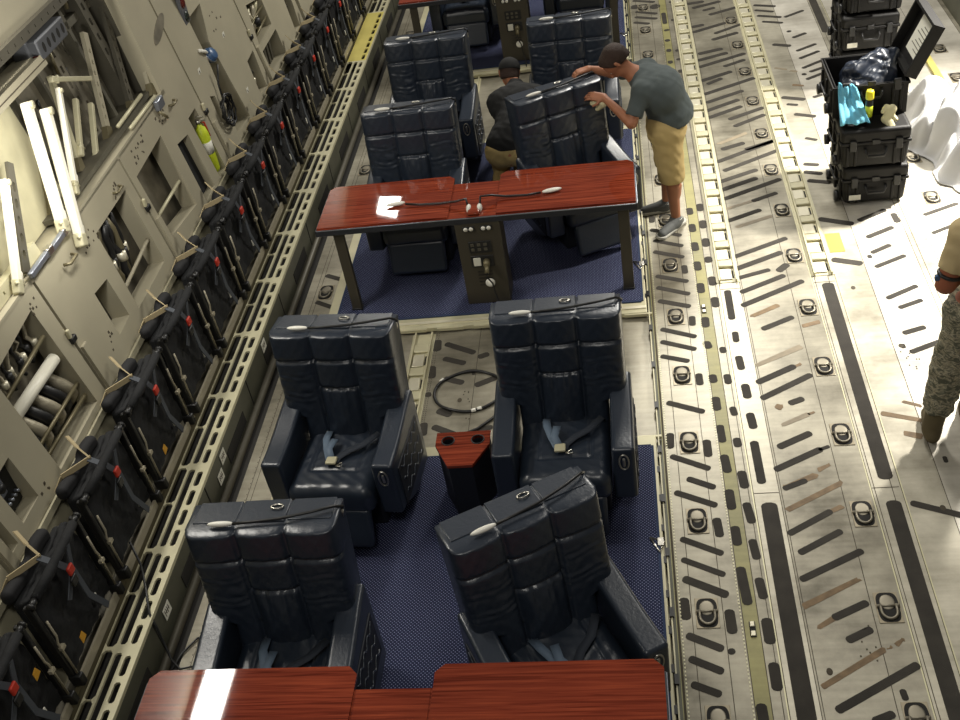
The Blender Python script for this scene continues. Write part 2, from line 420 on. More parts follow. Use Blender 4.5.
# implicit bodies: tapered capsules blended and polygonised (surface nets)
def blob(caps, h=.01, pad=.03, clip=None, noise=0.):
    P = []
    for c in caps:
        r = max(c[2], c[3]); P += [np.array(c[0]) - r, np.array(c[0]) + r, np.array(c[1]) - r, np.array(c[1]) + r]
    P = np.array(P); lo = P.min(0) - pad; hi = P.max(0) + pad
    n = np.ceil((hi - lo) / h).astype(int) + 1
    F = np.full(tuple(n), 1.0, dtype=np.float32)
    ax = [lo[i] + h * np.arange(n[i]) for i in range(3)]
    for c in caps:
        a = np.array(c[0], float); b = np.array(c[1], float); ra, rb = c[2], c[3]
        k = c[4] if len(c) > 4 and c[4] is not None else .02
        flat = c[5] if len(c) > 5 else 0
        r = max(ra, rb) + k * 2 + 2 * h
        i0 = np.maximum(0, ((np.minimum(a, b) - r - lo) / h).astype(int)); i1 = np.minimum(n, ((np.maximum(a, b) + r - lo) / h).astype(int) + 2)
        X, Y, Z = np.meshgrid(*[ax[i][i0[i]:i1[i]] for i in range(3)], indexing='ij')
        ab = b - a; L2 = max((ab ** 2).sum(), 1e-9)
        t = ((X - a[0]) * ab[0] + (Y - a[1]) * ab[1] + (Z - a[2]) * ab[2]) / L2
        tc = np.clip(t, 0, 1)
        d = np.sqrt((X - a[0] - tc * ab[0]) ** 2 + (Y - a[1] - tc * ab[1]) ** 2 + (Z - a[2] - tc * ab[2]) ** 2) - (ra + tc * (rb - ra))
        if flat: d = np.maximum(d, (t - 1) * math.sqrt(L2))
        S = F[i0[0]:i1[0], i0[1]:i1[1], i0[2]:i1[2]]
        if k > 0:
            hh = np.clip(.5 + .5 * (S - d) / k, 0, 1)
            S[...] = S * (1 - hh) + d * hh - k * hh * (1 - hh)
        else: S[...] = np.minimum(S, d)
    if clip or noise:
        X, Y, Z = np.meshgrid(*ax, indexing='ij')
        if noise:
            F += noise * (np.sin(X * 41 + 3 * np.sin(Z * 23)) * np.sin(Y * 37 + 2 * np.sin(X * 29)) + .6 * np.sin(Z * 61 + X * 47 + 2 * np.sin(Y * 53)))
        for (pn, pp) in (clip or []):
            pn = np.array(pn, float); pn /= np.linalg.norm(pn)
            F = np.maximum(F, (X - pp[0]) * pn[0] + (Y - pp[1]) * pn[1] + (Z - pp[2]) * pn[2])
    ins = F < 0
    cells = np.zeros(tuple(n - 1), int); sl = lambda i: slice(i, None if i else -1)
    def S_(A, o): return A[o[0]:A.shape[0] - 1 + o[0], o[1]:A.shape[1] - 1 + o[1], o[2]:A.shape[2] - 1 + o[2]]
    cn = [(i, j, k) for i in (0, 1) for j in (0, 1) for k in (0, 1)]
    cnt = sum(S_(ins, o).astype(int) for o in cn)
    act = (cnt > 0) & (cnt < 8)
    idx = -np.ones(act.shape, int); ijk = np.argwhere(act); idx[act] = np.arange(len(ijk))
    acc = np.zeros((len(ijk), 3)); w = np.zeros(len(ijk))
    for o in cn:
        for ax_ in range(3):
            if o[ax_] == 0:
                o2 = list(o); o2[ax_] = 1
                fa = S_(F, o)[act]; fb = S_(F, o2)[act]
                cr = (fa < 0) != (fb < 0)
                t = np.where(cr, fa / np.where(cr, fa - fb, 1), 0)
                p = np.tile(np.array(o, float), (len(ijk), 1)); p[:, ax_] += t
                acc[cr] += p[cr]; w[cr] += 1
    V = lo + h * (ijk + acc / w[:, None])
    fs = []
    for ax_ in range(3):
        u, v = [(1, 2), (2, 0), (0, 1)][ax_]
        A = ins; s0 = [slice(None)] * 3; s1 = [slice(None)] * 3; s0[ax_] = slice(0, -1); s1[ax_] = slice(1, None)
        ch = A[tuple(s0)] != A[tuple(s1)]
        E = np.argwhere(ch)
        E = E[(E[:, u] > 0) & (E[:, v] > 0) & (E[:, u] < n[u] - 1) & (E[:, v] < n[v] - 1)]
        if not len(E): continue
        fl = A[tuple(s0)][tuple(E.T)]
        q = []
        for du, dv in ((-1, -1), (0, -1), (0, 0), (-1, 0)):
            e = E.copy(); e[:, u] += du; e[:, v] += dv; q.append(idx[tuple(e.T)])
        q = np.array(q).T; q[~fl] = q[~fl][:, ::-1]
        fs += q.tolist()
    mb = MB(); mb.add([tuple(p) for p in V.tolist()], fs, 0, True)
    return mb
# ---------------------------------------------------------------- floor
PADS=[[0.714,6.829,0.95,6.907,0.045,'d'],[0.728,6.65,1.047,6.816,0.049,'d'],[0.719,6.483,1.167,6.728,0.051,'d'],[0.769,6.349,0.957,6.453,0.039,'s'],[0.827,6.19,1.034,6.297,0.048,'d'],[0.738,5.794,1.042,5.961,0.041,'f'],[0.724,5.616,0.967,5.752,0.052,'d'],[0.967,5.752,1.014,5.776,0.028,'s'],[1.098,6.186,1.205,6.223,0.035,'s'],[0.624,6.668,0.623,6.337,0.052,'d'],[0.627,6.163,0.626,6.073,0.046,'d'],[0.623,5.888,0.628,5.77,0.052,'d'],[0.525,6.0,0.527,5.962,0.048,'d'],[0.526,5.701,0.528,5.631,0.05,'d'],[0.732,5.453,1.06,5.652,0.049,'d'],[0.9,5.388,0.972,5.419,0.05,'d'],[0.812,5.357,0.835,5.355,0.048,'s'],[0.825,5.184,0.991,5.272,0.036,'f'],[0.997,5.274,1.031,5.292,0.023,'s'],[0.778,4.989,0.969,5.091,0.051,'d'],[0.732,4.794,1.01,4.944,0.048,'d'],[1.01,4.944,1.063,4.966,0.027,'d'],[0.77,4.644,0.947,4.729,0.045,'s'],[0.973,4.77,1.042,4.81,0.025,'s'],[0.632,5.586,0.636,5.475,0.057,'d'],[0.632,5.299,0.639,5.181,0.055,'d'],[0.627,5.034,0.631,4.695,0.054,'d'],[0.529,5.37,0.536,5.312,0.045,'d'],[0.524,5.072,0.527,5.02,0.052,'d'],[0.523,4.777,0.528,4.664,0.056,'d'],[0.433,5.201,0.436,5.069,0.05,'d'],[0.433,4.926,0.441,4.801,0.055,'d'],[0.759,4.631,0.882,4.685,0.04,'d'],[0.754,4.459,1.077,4.651,0.042,'s'],[0.738,4.277,0.983,4.429,0.042,'d'],[0.983,4.429,1.053,4.458,0.035,'s'],[0.776,4.133,1.012,4.274,0.043,'d'],[0.523,4.514,0.537,4.381,0.052,'d'],[0.524,4.228,0.533,4.109,0.049,'d'],[0.527,3.948,0.535,3.833,0.051,'d'],[0.757,3.944,1.097,4.124,0.044,'d'],[0.742,3.758,1.046,3.925,0.037,'s'],[0.883,3.682,1.055,3.768,0.045,'d'],[0.793,3.621,0.882,3.677,0.028,'s'],[0.929,3.538,1.043,3.597,0.046,'d'],[0.756,3.264,1.083,3.472,0.036,'s'],[1.112,3.48,1.126,3.485,0.017,'s'],[1.155,3.506,1.189,3.527,0.021,'s'],[0.807,3.132,1.223,3.375,0.046,'d'],[0.965,3.068,1.049,3.102,0.044,'d'],[1.125,3.23,1.129,3.187,0.033,'d'],[0.118,4.95,0.328,4.831,0.045,'d'],[0.206,4.746,0.344,4.67,0.046,'d'],[0.124,4.636,0.341,4.522,0.045,'d'],[0.114,5.149,0.108,5.041,0.054,'d'],[0.338,5.069,0.338,4.948,0.053,'d'],[0.433,4.626,0.435,4.496,0.056,'d'],[0.437,4.332,0.439,4.218,0.054,'d'],[0.34,4.403,0.346,4.286,0.051,'d'],[0.134,4.265,0.342,4.15,0.042,'d'],[0.129,4.111,0.338,3.997,0.04,'d'],[0.436,4.028,0.448,3.798,0.055,'d'],[0.131,3.971,0.338,3.857,0.052,'d'],[0.122,3.59,0.281,3.506,0.047,'d'],[0.33,3.491,0.334,3.48,0.04,'d'],[0.125,3.444,0.268,3.368,0.046,'d'],[0.125,3.29,0.245,3.234,0.044,'d'],[0.112,3.825,0.116,3.712,0.055,'d'],[0.346,3.737,0.349,3.614,0.056,'d'],[0.442,3.157,0.445,3.059,0.055,'d'],[0.533,3.672,0.534,3.544,0.06,'d'],[0.533,3.394,0.533,3.263,0.057,'d'],[0.126,6.61,0.331,6.521,0.05,'d'],[0.126,6.263,0.345,6.155,0.047,'d'],[0.118,6.117,0.334,6.013,0.046,'d'],[0.11,5.954,0.277,5.886,0.045,'d'],[0.124,5.459,0.336,5.356,0.047,'d'],[0.344,6.381,0.341,6.297,0.049,'d'],[0.341,5.728,0.342,5.636,0.05,'d'],[0.434,6.355,0.431,6.271,0.06,'d'],[0.421,6.072,0.431,6.025,0.058,'d'],[0.43,5.706,0.432,5.653,0.056,'d'],[0.429,5.474,0.43,5.374,0.058,'d'],[0.11,7.605,0.33,7.49,0.046,'d'],[0.129,7.439,0.333,7.335,0.045,'d'],[0.121,7.277,0.329,7.175,0.047,'d'],[0.124,6.937,0.338,6.841,0.047,'d'],[0.122,6.784,0.339,6.677,0.046,'d'],[0.121,7.798,0.118,7.733,0.049,'d'],[0.346,7.734,0.347,7.644,0.043,'d'],[0.333,7.044,0.334,6.96,0.048,'d'],[0.431,7.878,0.433,7.807,0.057,'d'],[0.433,7.625,0.436,7.541,0.058,'d'],[0.432,7.351,0.436,7.264,0.061,'d'],[0.431,7.077,0.434,6.991,0.061,'d'],[0.433,6.784,0.434,6.693,0.061,'d'],[0.521,7.93,0.52,7.85,0.059,'d'],[0.523,7.667,0.523,7.583,0.059,'d'],[0.524,7.396,0.524,7.313,0.06,'d'],[0.522,7.133,0.523,7.086,0.058,'d'],[0.526,6.859,0.528,6.778,0.06,'d'],[0.524,6.592,0.524,6.502,0.058,'d'],[0.733,12.357,0.9,12.381,0.069,'d'],[0.794,12.223,1.082,12.324,0.064,'d'],[0.902,12.115,1.009,12.157,0.057,'d'],[0.959,11.974,1.281,12.11,0.061,'d'],[0.742,11.678,0.846,11.707,0.067,'d'],[0.742,11.532,1.091,11.693,0.062,'d'],[0.968,11.439,1.261,11.614,0.053,'d'],[0.931,11.28,1.182,11.389,0.061,'d'],[0.763,10.954,0.983,11.018,0.065,'d'],[0.74,10.791,1.025,10.9,0.063,'d'],[0.737,10.627,1.198,10.837,0.06,'d'],[0.984,10.583,1.182,10.685,0.052,'d'],[0.732,10.299,1.021,10.438,0.061,'d'],[0.786,10.217,0.916,10.302,0.052,'d'],[0.737,9.992,1.223,10.235,0.058,'d'],[0.742,9.807,1.085,9.979,0.057,'d'],[0.727,9.632,1.026,9.795,0.058,'d'],[0.734,9.486,1.039,9.649,0.057,'d'],[0.919,9.415,1.233,9.578,0.056,'d'],[0.951,9.268,1.225,9.432,0.053,'d'],[0.772,8.959,1.028,9.107,0.041,'f'],[0.799,8.851,0.98,8.924,0.057,'d'],[1.004,8.809,1.252,8.915,0.056,'d'],[0.135,12.65,0.354,12.544,0.058,'d'],[0.156,12.296,0.365,12.181,0.058,'d'],[0.143,12.139,0.358,12.035,0.058,'d'],[0.123,11.987,0.269,11.915,0.057,'d'],[0.129,12.458,0.157,12.449,0.128,'d'],[0.356,12.397,0.375,12.391,0.147,'d'],[0.449,12.166,0.451,11.871,0.052,'d'],[0.457,11.678,0.46,11.668,0.062,'d'],[0.449,11.404,0.453,11.376,0.056,'d'],[0.45,11.145,0.451,11.101,0.052,'d'],[0.448,10.845,0.449,10.803,0.051,'d'],[0.449,10.589,0.45,10.548,0.05,'d'],[0.552,12.491,0.553,12.47,0.05,'d'],[0.546,11.949,0.549,11.929,0.055,'d'],[0.541,11.112,0.543,11.085,0.05,'d'],[0.537,10.881,0.539,10.863,0.05,'d'],[0.54,10.598,0.541,10.557,0.053,'d'],[0.536,10.328,0.536,10.289,0.056,'d'],[0.54,10.077,0.542,10.028,0.056,'d'],[1.731,11.67,1.929,11.791,0.046,'d'],[1.738,11.108,1.864,11.182,0.046,'d'],[1.727,10.768,1.918,10.884,0.044,'d'],[1.727,10.582,1.922,10.702,0.043,'d'],[1.722,10.35,1.91,10.473,0.043,'d'],[1.778,10.25,1.891,10.307,0.045,'d'],[1.722,10.091,1.87,10.18,0.045,'d'],[1.723,9.693,1.791,9.723,0.043,'d'],[1.459,12.094,1.656,12.003,0.055,'d'],[1.451,11.948,1.619,11.858,0.048,'d'],[1.459,11.786,1.676,11.682,0.052,'d'],[1.491,11.61,1.672,11.524,0.048,'d'],[1.523,10.981,1.665,10.912,0.06,'d'],[1.465,10.409,1.554,10.354,0.035,'f'],[1.597,10.316,1.649,10.291,0.037,'f'],[1.575,9.995,1.656,9.961,0.031,'s'],[1.448,9.75,1.62,9.67,0.06,'d'],[1.47,9.599,1.544,9.568,0.043,'d'],[1.51,9.382,1.662,9.307,0.054,'d'],[1.711,11.28,1.717,11.273,0.054,'d'],[1.705,10.214,1.712,10.197,0.046,'d'],[0.734,8.629,1.258,8.918,0.054,'d'],[0.779,8.464,1.253,8.729,0.052,'d'],[0.732,8.284,1.035,8.424,0.055,'d'],[0.719,8.138,1.018,8.284,0.057,'d'],[0.734,7.992,1.207,8.229,0.055,'d'],[0.737,7.828,0.957,7.922,0.045,'f'],[0.957,7.922,1.149,8.011,0.047,'d'],[0.728,7.645,0.986,7.767,0.052,'d'],[0.793,7.545,1.066,7.662,0.042,'f'],[0.721,7.118,1.13,7.318,0.05,'d'],[0.722,6.955,1.068,7.126,0.055,'d'],[1.028,6.89,1.088,6.954,0.06,'d'],[1.532,8.906,1.606,8.859,0.041,'d'],[1.453,8.447,1.546,8.417,0.052,'d'],[1.433,8.315,1.551,8.265,0.054,'d'],[1.444,8.165,1.592,8.11,0.057,'d'],[1.436,7.554,1.652,7.452,0.061,'d'],[1.44,6.974,1.614,6.901,0.062,'d'],[1.722,7.491,1.931,7.607,0.049,'d'],[1.74,7.246,1.934,7.351,0.047,'d'],[1.729,7.031,1.865,7.109,0.041,'d'],[1.721,6.842,1.94,6.955,0.04,'d'],[1.722,6.445,1.935,6.563,0.043,'d'],[1.778,6.324,1.93,6.39,0.041,'d'],[1.986,7.54,1.993,7.427,0.049,'d'],[2.213,7.494,2.477,7.615,0.041,'d'],[2.212,7.228,2.433,7.343,0.038,'d'],[1.698,6.99,1.699,6.968,0.034,'d'],[1.745,6.035,1.878,6.081,0.046,'d'],[1.746,5.827,1.938,5.915,0.045,'d'],[1.586,5.331,1.669,5.289,0.03,'s'],[1.437,5.237,1.647,5.153,0.04,'s'],[1.534,5.051,1.615,5.012,0.039,'s'],[1.701,5.908,1.703,5.881,0.034,'d'],[1.448,4.465,1.688,4.356,0.046,'d'],[1.707,4.823,1.707,4.786,0.026,'d'],[-1.533,6.306,-1.526,6.211,0.066,'d'],[-1.54,5.997,-1.531,5.897,0.063,'d'],[-1.534,5.711,-1.531,5.69,0.047,'d'],[-1.455,6.266,-1.247,6.146,0.052,'d'],[-1.452,6.093,-1.309,6.029,0.052,'d'],[-1.193,6.09,-1.144,6.112,0.054,'d'],[-1.421,5.864,-1.303,5.81,0.054,'d'],[-1.189,5.773,-1.068,5.836,0.055,'d'],[-1.433,5.517,-1.361,5.478,0.06,'d'],[-1.449,5.354,-1.307,5.271,0.054,'d'],[-1.526,5.39,-1.519,5.292,0.054,'d'],[-1.138,5.308,-1.06,5.321,0.047,'d'],[-1.231,5.921,-1.224,5.894,0.023,'d'],[-2.582,7.32,-2.433,7.237,0.049,'d'],[-2.593,6.942,-2.404,6.827,0.046,'d']]
fl = MB()
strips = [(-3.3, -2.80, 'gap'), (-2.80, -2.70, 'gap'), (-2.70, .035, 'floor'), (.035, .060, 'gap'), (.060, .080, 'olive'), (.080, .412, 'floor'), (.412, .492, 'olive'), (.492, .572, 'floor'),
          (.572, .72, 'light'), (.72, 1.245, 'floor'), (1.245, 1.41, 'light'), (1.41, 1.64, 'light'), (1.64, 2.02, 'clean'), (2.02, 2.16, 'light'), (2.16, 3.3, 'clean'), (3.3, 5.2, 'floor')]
FM = ['floor', 'floor_light', 'olive', 'pad', 'stain', 'faint', 'seam', 'rivet', 'black_gap', 'floor_pale']
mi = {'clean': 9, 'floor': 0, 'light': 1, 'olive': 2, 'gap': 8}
Y0, Y1 = 1.2, 19.0
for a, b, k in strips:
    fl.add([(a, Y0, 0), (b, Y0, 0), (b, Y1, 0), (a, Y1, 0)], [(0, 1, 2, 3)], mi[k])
fl.add([(-3.3, Y0, -.1), (5.2, Y0, -.1), (5.2, Y1, -.1), (-3.3, Y1, -.1)], [(0, 3, 2, 1)], 0)
def line(x0, y0, x1, y1, w=.005, m=6, z=.0012):
    t = Vector((x1 - x0, y1 - y0)); t.normalize(); n = Vector((-t.y, t.x)) * w / 2
    fl.add([(x0 - n.x, y0 - n.y, z), (x0 + n.x, y0 + n.y, z), (x1 + n.x, y1 + n.y, z), (x1 - n.x, y1 - n.y, z)], [(0, 1, 2, 3)], m)
for x in (-2.632, -2.60, -1.21, -.9, .148, .313, .412, .492, .545, .572, .722, .735, 1.078, 1.245, 1.262, 1.36, 1.41, 1.642, 2.02, 2.06, 2.16, 2.55, 2.9, 3.3):
    line(x, Y0, x, Y1, .004)
for x in (.566, 1.24, 1.415, 2.155): line(x, Y0, x, Y1, .007, 7, .0014)
for x in (.072,): line(x, Y0, x, Y1, .012, 6, .001)
for y in (4.60, 6.70): line(.575, y, .72, y); line(1.25, y, 1.40, y)
# rivet rows
y = 2.4
while y < 13.5:
    for x in (.088, .402):
        if y < 9 or int(y * 50) % 2: fl.box(x - .0035, x + .0035, y, y + .010, 0, .003, 7)
    y += .0235
y = 5.2
while y < 6.4:
    fl.box(-1.545, -1.54, y, y + .006, 0, .002, 6); fl.box(-1.53, -1.525, y, y + .006, 0, .002, 6); y += .02
y = 3.2
while y < 6.5:
    fl.box(-2.642, -2.638, y, y + .007, 0, .002, 6); y += .05
# worn anti-skid pads and rust stains
for (x0, y0, x1, y1, w, k) in PADS:
    o_ = capsule(x0, y0, x1, y1, w, 4, .7)
    if k != 'd':
        o_ = [(x + random.uniform(-.006, .006), y + random.uniform(-.008, .008)) for x, y in o_]
    fl.plate(o_, [], .0009, .0018 if k == 'd' else .0014, {'d': 3, 's': 4, 'f': 5}[k])
def longpad(x0, x1, y0, y1): fl.plate(capsule((x0 + x1) / 2, y0 + .03, (x0 + x1) / 2, y1 - .03, x1 - x0, 5, .6), [], .0009, .002, 3)
longpad(.603, .697, 1.6, 4.525); longpad(1.300, 1.385, 4.66, 6.69); longpad(1.300, 1.385, 2.0, 4.50); longpad(2.035, 2.115, 11.14, 13.8)
for x, y in ((.80, 3.35), (1.6, 4.42), (1.51, 6.6), (-1.30, 5.62), (1.69, 5.9)):
    fl.plate([(x + .016 * math.cos(a * PI / 6), y + .022 * math.sin(a * PI / 6)) for a in range(12)], [], .0008, .002, 6)
random.seed(3)
for cx_, cy_, n_ in ((1.72, 5.75, 10), (-1.27, 5.6, 8), (1.0, 3.5, 9), (1.75, 5.2, 7), (-1.2, 5.35, 6)):
    for _ in range(n_):
        x, y = cx_ + random.uniform(-.05, .05), cy_ + random.uniform(-.12, .12)
        fl.box(x, x + .008, y, y + .01, 0, .0018, 6)
tag(fl.build('floor', FM), kind='structure')

# small floor fittings
def latch(x, y):
    t = thing('floor_latch', 'small steel latch in the olive floor strip' + (' beside the nearest table' if y < 5 else ' beside the middle pallet corner'), 'floor latch', (x, y, 0))
    MB().rbox(-.016, .016, -.05, .05, 0, .005, .004, 2).build('latch_body', 'black_gap', t)
    MB().rbox(-.012, .012, .014, .046, .004, .012, .003, 2).rbox(-.012, .012, -.046, -.014, .004, .012, .003, 2).build('latch_cap', 'bright', t)
latch(.455, 3.62); latch(.435, 6.47)
t = tag(MB().box(1.43, 1.54, 7.075, 7.335, .001, .004).build('floor_placard', 'placard'), 'yellow rectangular placard stuck on the floor right of the roller tray', 'placard')

# tie-down rings
def make_ring():
    t = thing('tie_down_ring', '', 'tie-down ring')
    MB().rbox(-.062, .062, -.100, .100, .0, .004, .002, 2).build('socket_rim', 'rim', t)
    o_ = [(.056 * math.copysign(abs(math.cos(a)) ** .55, math.cos(a)), .096 * math.copysign(abs(math.sin(a)) ** .55, math.sin(a))) for a in [2 * PI * k / 28 for k in range(28)]]
    MB().plate(o_, [], .004, .0052).build('socket', 'black_gap', t)
    MB().ball((0, .032, .0055), (.040, .050, .003), 18).build('socket_cover', 'ring_steel', t)
    P = [(.040 * math.cos(a), -.028 + .050 * math.sin(a), .012) for a in [PI + PI * k / 12 for k in range(13)]]
    P = [(.040 * -1, .012, .014)] + P + [(.040, .012, .014)]
    m = MB().tube(P, .0078, 8).tube([(-.052, .006, .010), (.052, .006, .010)], .006, 8)
    m.ball((-.05, .006, .010), .010, 8).ball((.05, .006, .010), .010, 8)
    m.build('ring', 'ring_steel', t)
    return t
ring0 = make_ring(); first = True
rows = [('in floor row beside the pallets', .229, [7.068 - .6667 * k for k in range(6, -9, -1)]),
        ('in floor row through the bare middle floor', 1.1616, [7.735 - .6667 * k for k in range(7, -7, -1)]),
        ('between black cases and white sheet', 2.32, [7.735, 8.40]),
        ('beyond the open black case', 3.03, [9.80, 10.46]),
        ('along the grey sill on the left', -2.545, [7.07, 9.10, 9.77, 12.40])]
for nm, x, ys in rows:
    for i, y in enumerate(sorted(ys)):
        o = ring0 if first else copy_tree(ring0)
        first = False
        o.location = (x, y, 0)
        o['label'] = 'steel tie-down ring %s, %s' % (nm, ORD[i])
        o['group'] = 'tie-down rings ' + nm

# roller trays
def tray(x, ya, yb, where, w=.068):
    t = thing('roller_tray', 'cream roller tray with square pockets ' + where, 'roller tray', (x, ya, 0), 0, 'roller trays in the floor')
    L = yb - ya
    MB().box(-w, -w + .012, 0, L, 0, .03).box(w - .012, w, 0, L, 0, .03).box(-w - .018, -w, 0, L, 0, .004).box(w, w + .018, 0, L, 0, .004).build('side_rail', 'cream', t)
    MB().box(-w + .012, w - .012, 0, L, 0, .004).build('tray_floor', 'cream', t)
    n = int(L / .267)
    pl = cb = None
    for i in range(n):
        y = .03 + i * .267
        if pl is None:
            pl = MB().rbox(-w + .016, w - .034, 0, .135, .004, .014, .004, 2).build('pocket_plate', 'bright', t); pl.location = (0, y, 0)
            cb = MB().rbox(-w + .01, w - .01, .155, .245, .004, .026, .01, 2).box(w - .03, w - .018, .02, .12, .004, .006, 1).build('cross_roller', ['cream', 'black_gap'], t); cb.location = (0, y, 0)
        else:
            for q in (pl, cb):
                c = q.copy(); COL.objects.link(c); c.parent = t; c.location = (0, y, 0)
    return t
tray(.640, 6.78, 14.0, 'nearest the right side of the pallets')
tray(1.330, 6.78, 14.0, 'left of the black cases')
tray(-1.640, 5.18, 6.40, 'between the two nearest carpeted pallets')
tray(-1.640, 9.46, 10.92, 'behind the second carpeted pallet', )

# guide rail along the pallets' right edge
g = MB().box(.036, .044, 1.4, 14, 0, .045, 2).box(.044, .060, 1.4, 14, 0, .008, 0)
y = 2.0
while y < 13.8:
    g.box(.030, .052, y, y + .06, .035, .056, 1); y += .42
tag(g.build('trim_1', ['sill', 'black', 'cream']), kind='structure')

# ---------------------------------------------------------------- left sill (ledge)
sill = MB()
sill.box(-2.815, -2.80, Y0, 17, 0, .275, 0)
sill.box(-2.80, -2.77, Y0, 17, 0, .02, 0)
sill.box(-3.075, -3.045, Y0, 17, .20, .29, 5)
sill.box(-3.3, -3.09, Y0, 17, .16, .24, 4)
sill.box(-3.045, -2.815, Y0, 17, .16, .18, 3)
sill.tube([(-2.765, Y0, .035), (-2.765, 17, .035)], .028, 10, 4)
yy = 1.30; k = 0
seg = .70
def rs(x0, x1, y0, y1): return [(p[0], p[1]) for p in capsule((x0 + x1) / 2, y0 + .012, (x0 + x1) / 2, y1 - .012, x1 - x0, 3, .8)]
while yy < 16.5:
    solid = 10.6 < yy < 12.0
    holes = [rs(-2.871, -2.834, yy + .03 + i * .165, yy + .155 + i * .165) for i in range(4)]
    if not solid:
        holes += [rs(-2.935, -2.893, yy + .03, yy + .67), rs(-3.0155, -2.951, yy + .025, yy + .37), rs(-3.0155, -2.951, yy + .395, yy + .68)]
    sill.plate([(-3.018, yy), (-2.800, yy), (-2.800, yy + seg), (-3.018, yy + seg)], holes, .265, .28, 2 if solid else 1)
    yy += seg; k += 1
sill.box(-2.806, -2.798, Y0, 17, .262, .288, 1)
# black recess slots in the face, seams
y = 1.9
while y < 16:
    sill.box(-2.80, -2.796, y, y + .42, .05, .15, 3)
    sill.box(-2.80, -2.797, y + .62, y + .63, 0, .26, 3)
    y += 1.05
tag(sill.build('trim_2', ['sill', 'cream', 'yellow_metal', 'black_gap', 'frame_dark', 'olive_tube']), kind='structure')
for i, (y, z, l) in enumerate([(3.74, .17, 'the nearest'), (4.98, .19, 'the second nearest'), (4.86, .12, 'lower of the middle pair'), (6.15, .20, 'the farthest')]):
    t = thing('sill_placard', 'small pale placard on the grey sill face, ' + l, 'placard', (-2.797, y, z), 0, 'placards on the grey sill')
    MB().box(0, .003, -.045, .045, -.04, .04).build('plate', 'label', t)
    m = MB()
    for q in range(4): m.box(.003, .0035, -.032 + q * .017, -.026 + q * .017, -.022 + (q % 2) * .01, .024)
    m.box(.003, .0035, -.03, .03, .0, .006)
    m.build('marking', 'seam', t)

# ---------------------------------------------------------------- left wall
def WP(v):  # (y, z, depth) -> world
    y, z, d = v[0], v[1], v[2]
    return Vector((-3.2 - .16 * (z - .28) + d * .987, y, z + d * .158))
wl = MB()
WM = ['wall', 'wall_dark', 'wall_low', 'frame_dark', 'black_gap', 'seam', 'cream', 'wall_in']
def rect(a, b, c, d): return [(a, c), (b, c), (b, d), (a, d)]
wl.plate(rect(Y0, 17, .14, .875), [], -.03, .02, 2, WP)
wl.plate(rect(Y0, 17, .86, .90), [], -.03, .045, 2, WP)
wl.plate(rect(Y0, 17, -.1, 1.76), [], -.19, -.15, 7, WP)
H = {
 0: [[(3.67, 1.0), (3.87, 1.0), (3.87, 1.29), (3.67, 1.29)], [(4.12, .95), (4.70, .95), (4.68, 1.66), (4.12, 1.62)], [(3.42, .97), (3.56, .97), (3.56, 1.18), (3.42, 1.18)]],
 1: [[(5.57, 1.01), (6.13, 1.01), (6.15, 1.58), (5.60, 1.58)], [(5.24, 1.04), (5.44, 1.05), (5.44, 1.34), (5.25, 1.36)]],
 2: [[(6.36, 1.06), (6.92, 1.00), (6.93, 1.58), (6.36, 1.56)], [(7.08, .93), (7.32, .93), (7.31, 1.39), (7.09, 1.42)], [(7.46, .93), (7.63, .92), (7.62, 1.46), (7.44, 1.46)]],
 3: [[(8.12, .97), (8.50, .95), (8.40, 1.68), (8.56, 1.95), (8.22, 1.95), (8.23, 1.6)], [(8.91, .96), (9.12, .94), (9.17, 1.27), (8.95, 1.26)], [(7.93, 1.18), (8.04, 1.12), (8.04, 1.36), (7.95, 1.40)]],
 4: [[(9.36, 1.22), (9.86, 1.24), (9.88, 1.50), (9.46, 1.58)], [(9.30, .93), (9.90, .93), (9.91, 1.17), (9.34, 1.17)], [(10.40, .93), (10.58, .93), (10.66, 1.26), (10.44, 1.28)]],
 5: [[(11.3, 1.0), (11.8, 1.0), (11.8, 1.5), (11.3, 1.5)]],
}
seams = [1.98, 3.40, 4.83, 6.275, 7.755, 9.25, 10.75, 12.25, 13.75, 15.3]
for i in range(len(seams) - 1):
    a, b = seams[i] + .012, seams[i + 1] - .012
    hs = H.get(i - 1, [])
    if seams[i] >= 7.7: out = rect(a, b, .905, 2.7)
    elif seams[i] > 6: out = [(a, .905), (b, .905), (b, 2.7), (7.32, 2.7), (7.24, 1.76), (a, 1.76)]
    else: out = rect(a, b, .905, 1.76)
    wl.plate(out, hs, -.10, .03, 0, WP, 0)
    wl.plate(rect(seams[i] - .014, seams[i] + .014, .9, 1.76 if seams[i] < 7 else 2.7), [], -.10, -.012, 5, WP)
    # raised frame flange next to each seam
    wl.plate(rect(seams[i] + .018, seams[i] + .075, .905, 1.25), [], .03, .05, 0, WP)
# upper bay: skin, shelf, frames
wl.plate(rect(Y0, 7.4, 1.6, 2.75), [], -.28, -.24, 7, WP)
wl.plate(rect(Y0, 17, 2.74, 4.2), [], -.07, -.03, 0, WP)
wl.plate(rect(Y0, 7.3, 1.745, 1.775), [], -.26, .03, 0, WP)
random.seed(31)
for (cy_, cz_, n_, sy_, sz_) in ((5.50, 1.62, 12, .10, .07), (6.55, 1.66, 14, .14, .05), (6.05, 1.64, 8, .06, .05), (4.75, 1.66, 6, .08, .04), (7.05, 1.66, 10, .1, .05), (8.75, 1.75, 6, .2, .1), (5.15, 1.15, 5, .05, .12), (3.95, .98, 5, .1, .03)):
    for _ in range(n_):
        y_, z_ = cy_ + random.uniform(-sy_, sy_), cz_ + random.uniform(-sz_, sz_); r_ = random.uniform(.005, .009)
        wl.plate(rect(y_ - r_, y_ + r_, z_ - r_, z_ + r_), [], .028, .032, 5, WP)
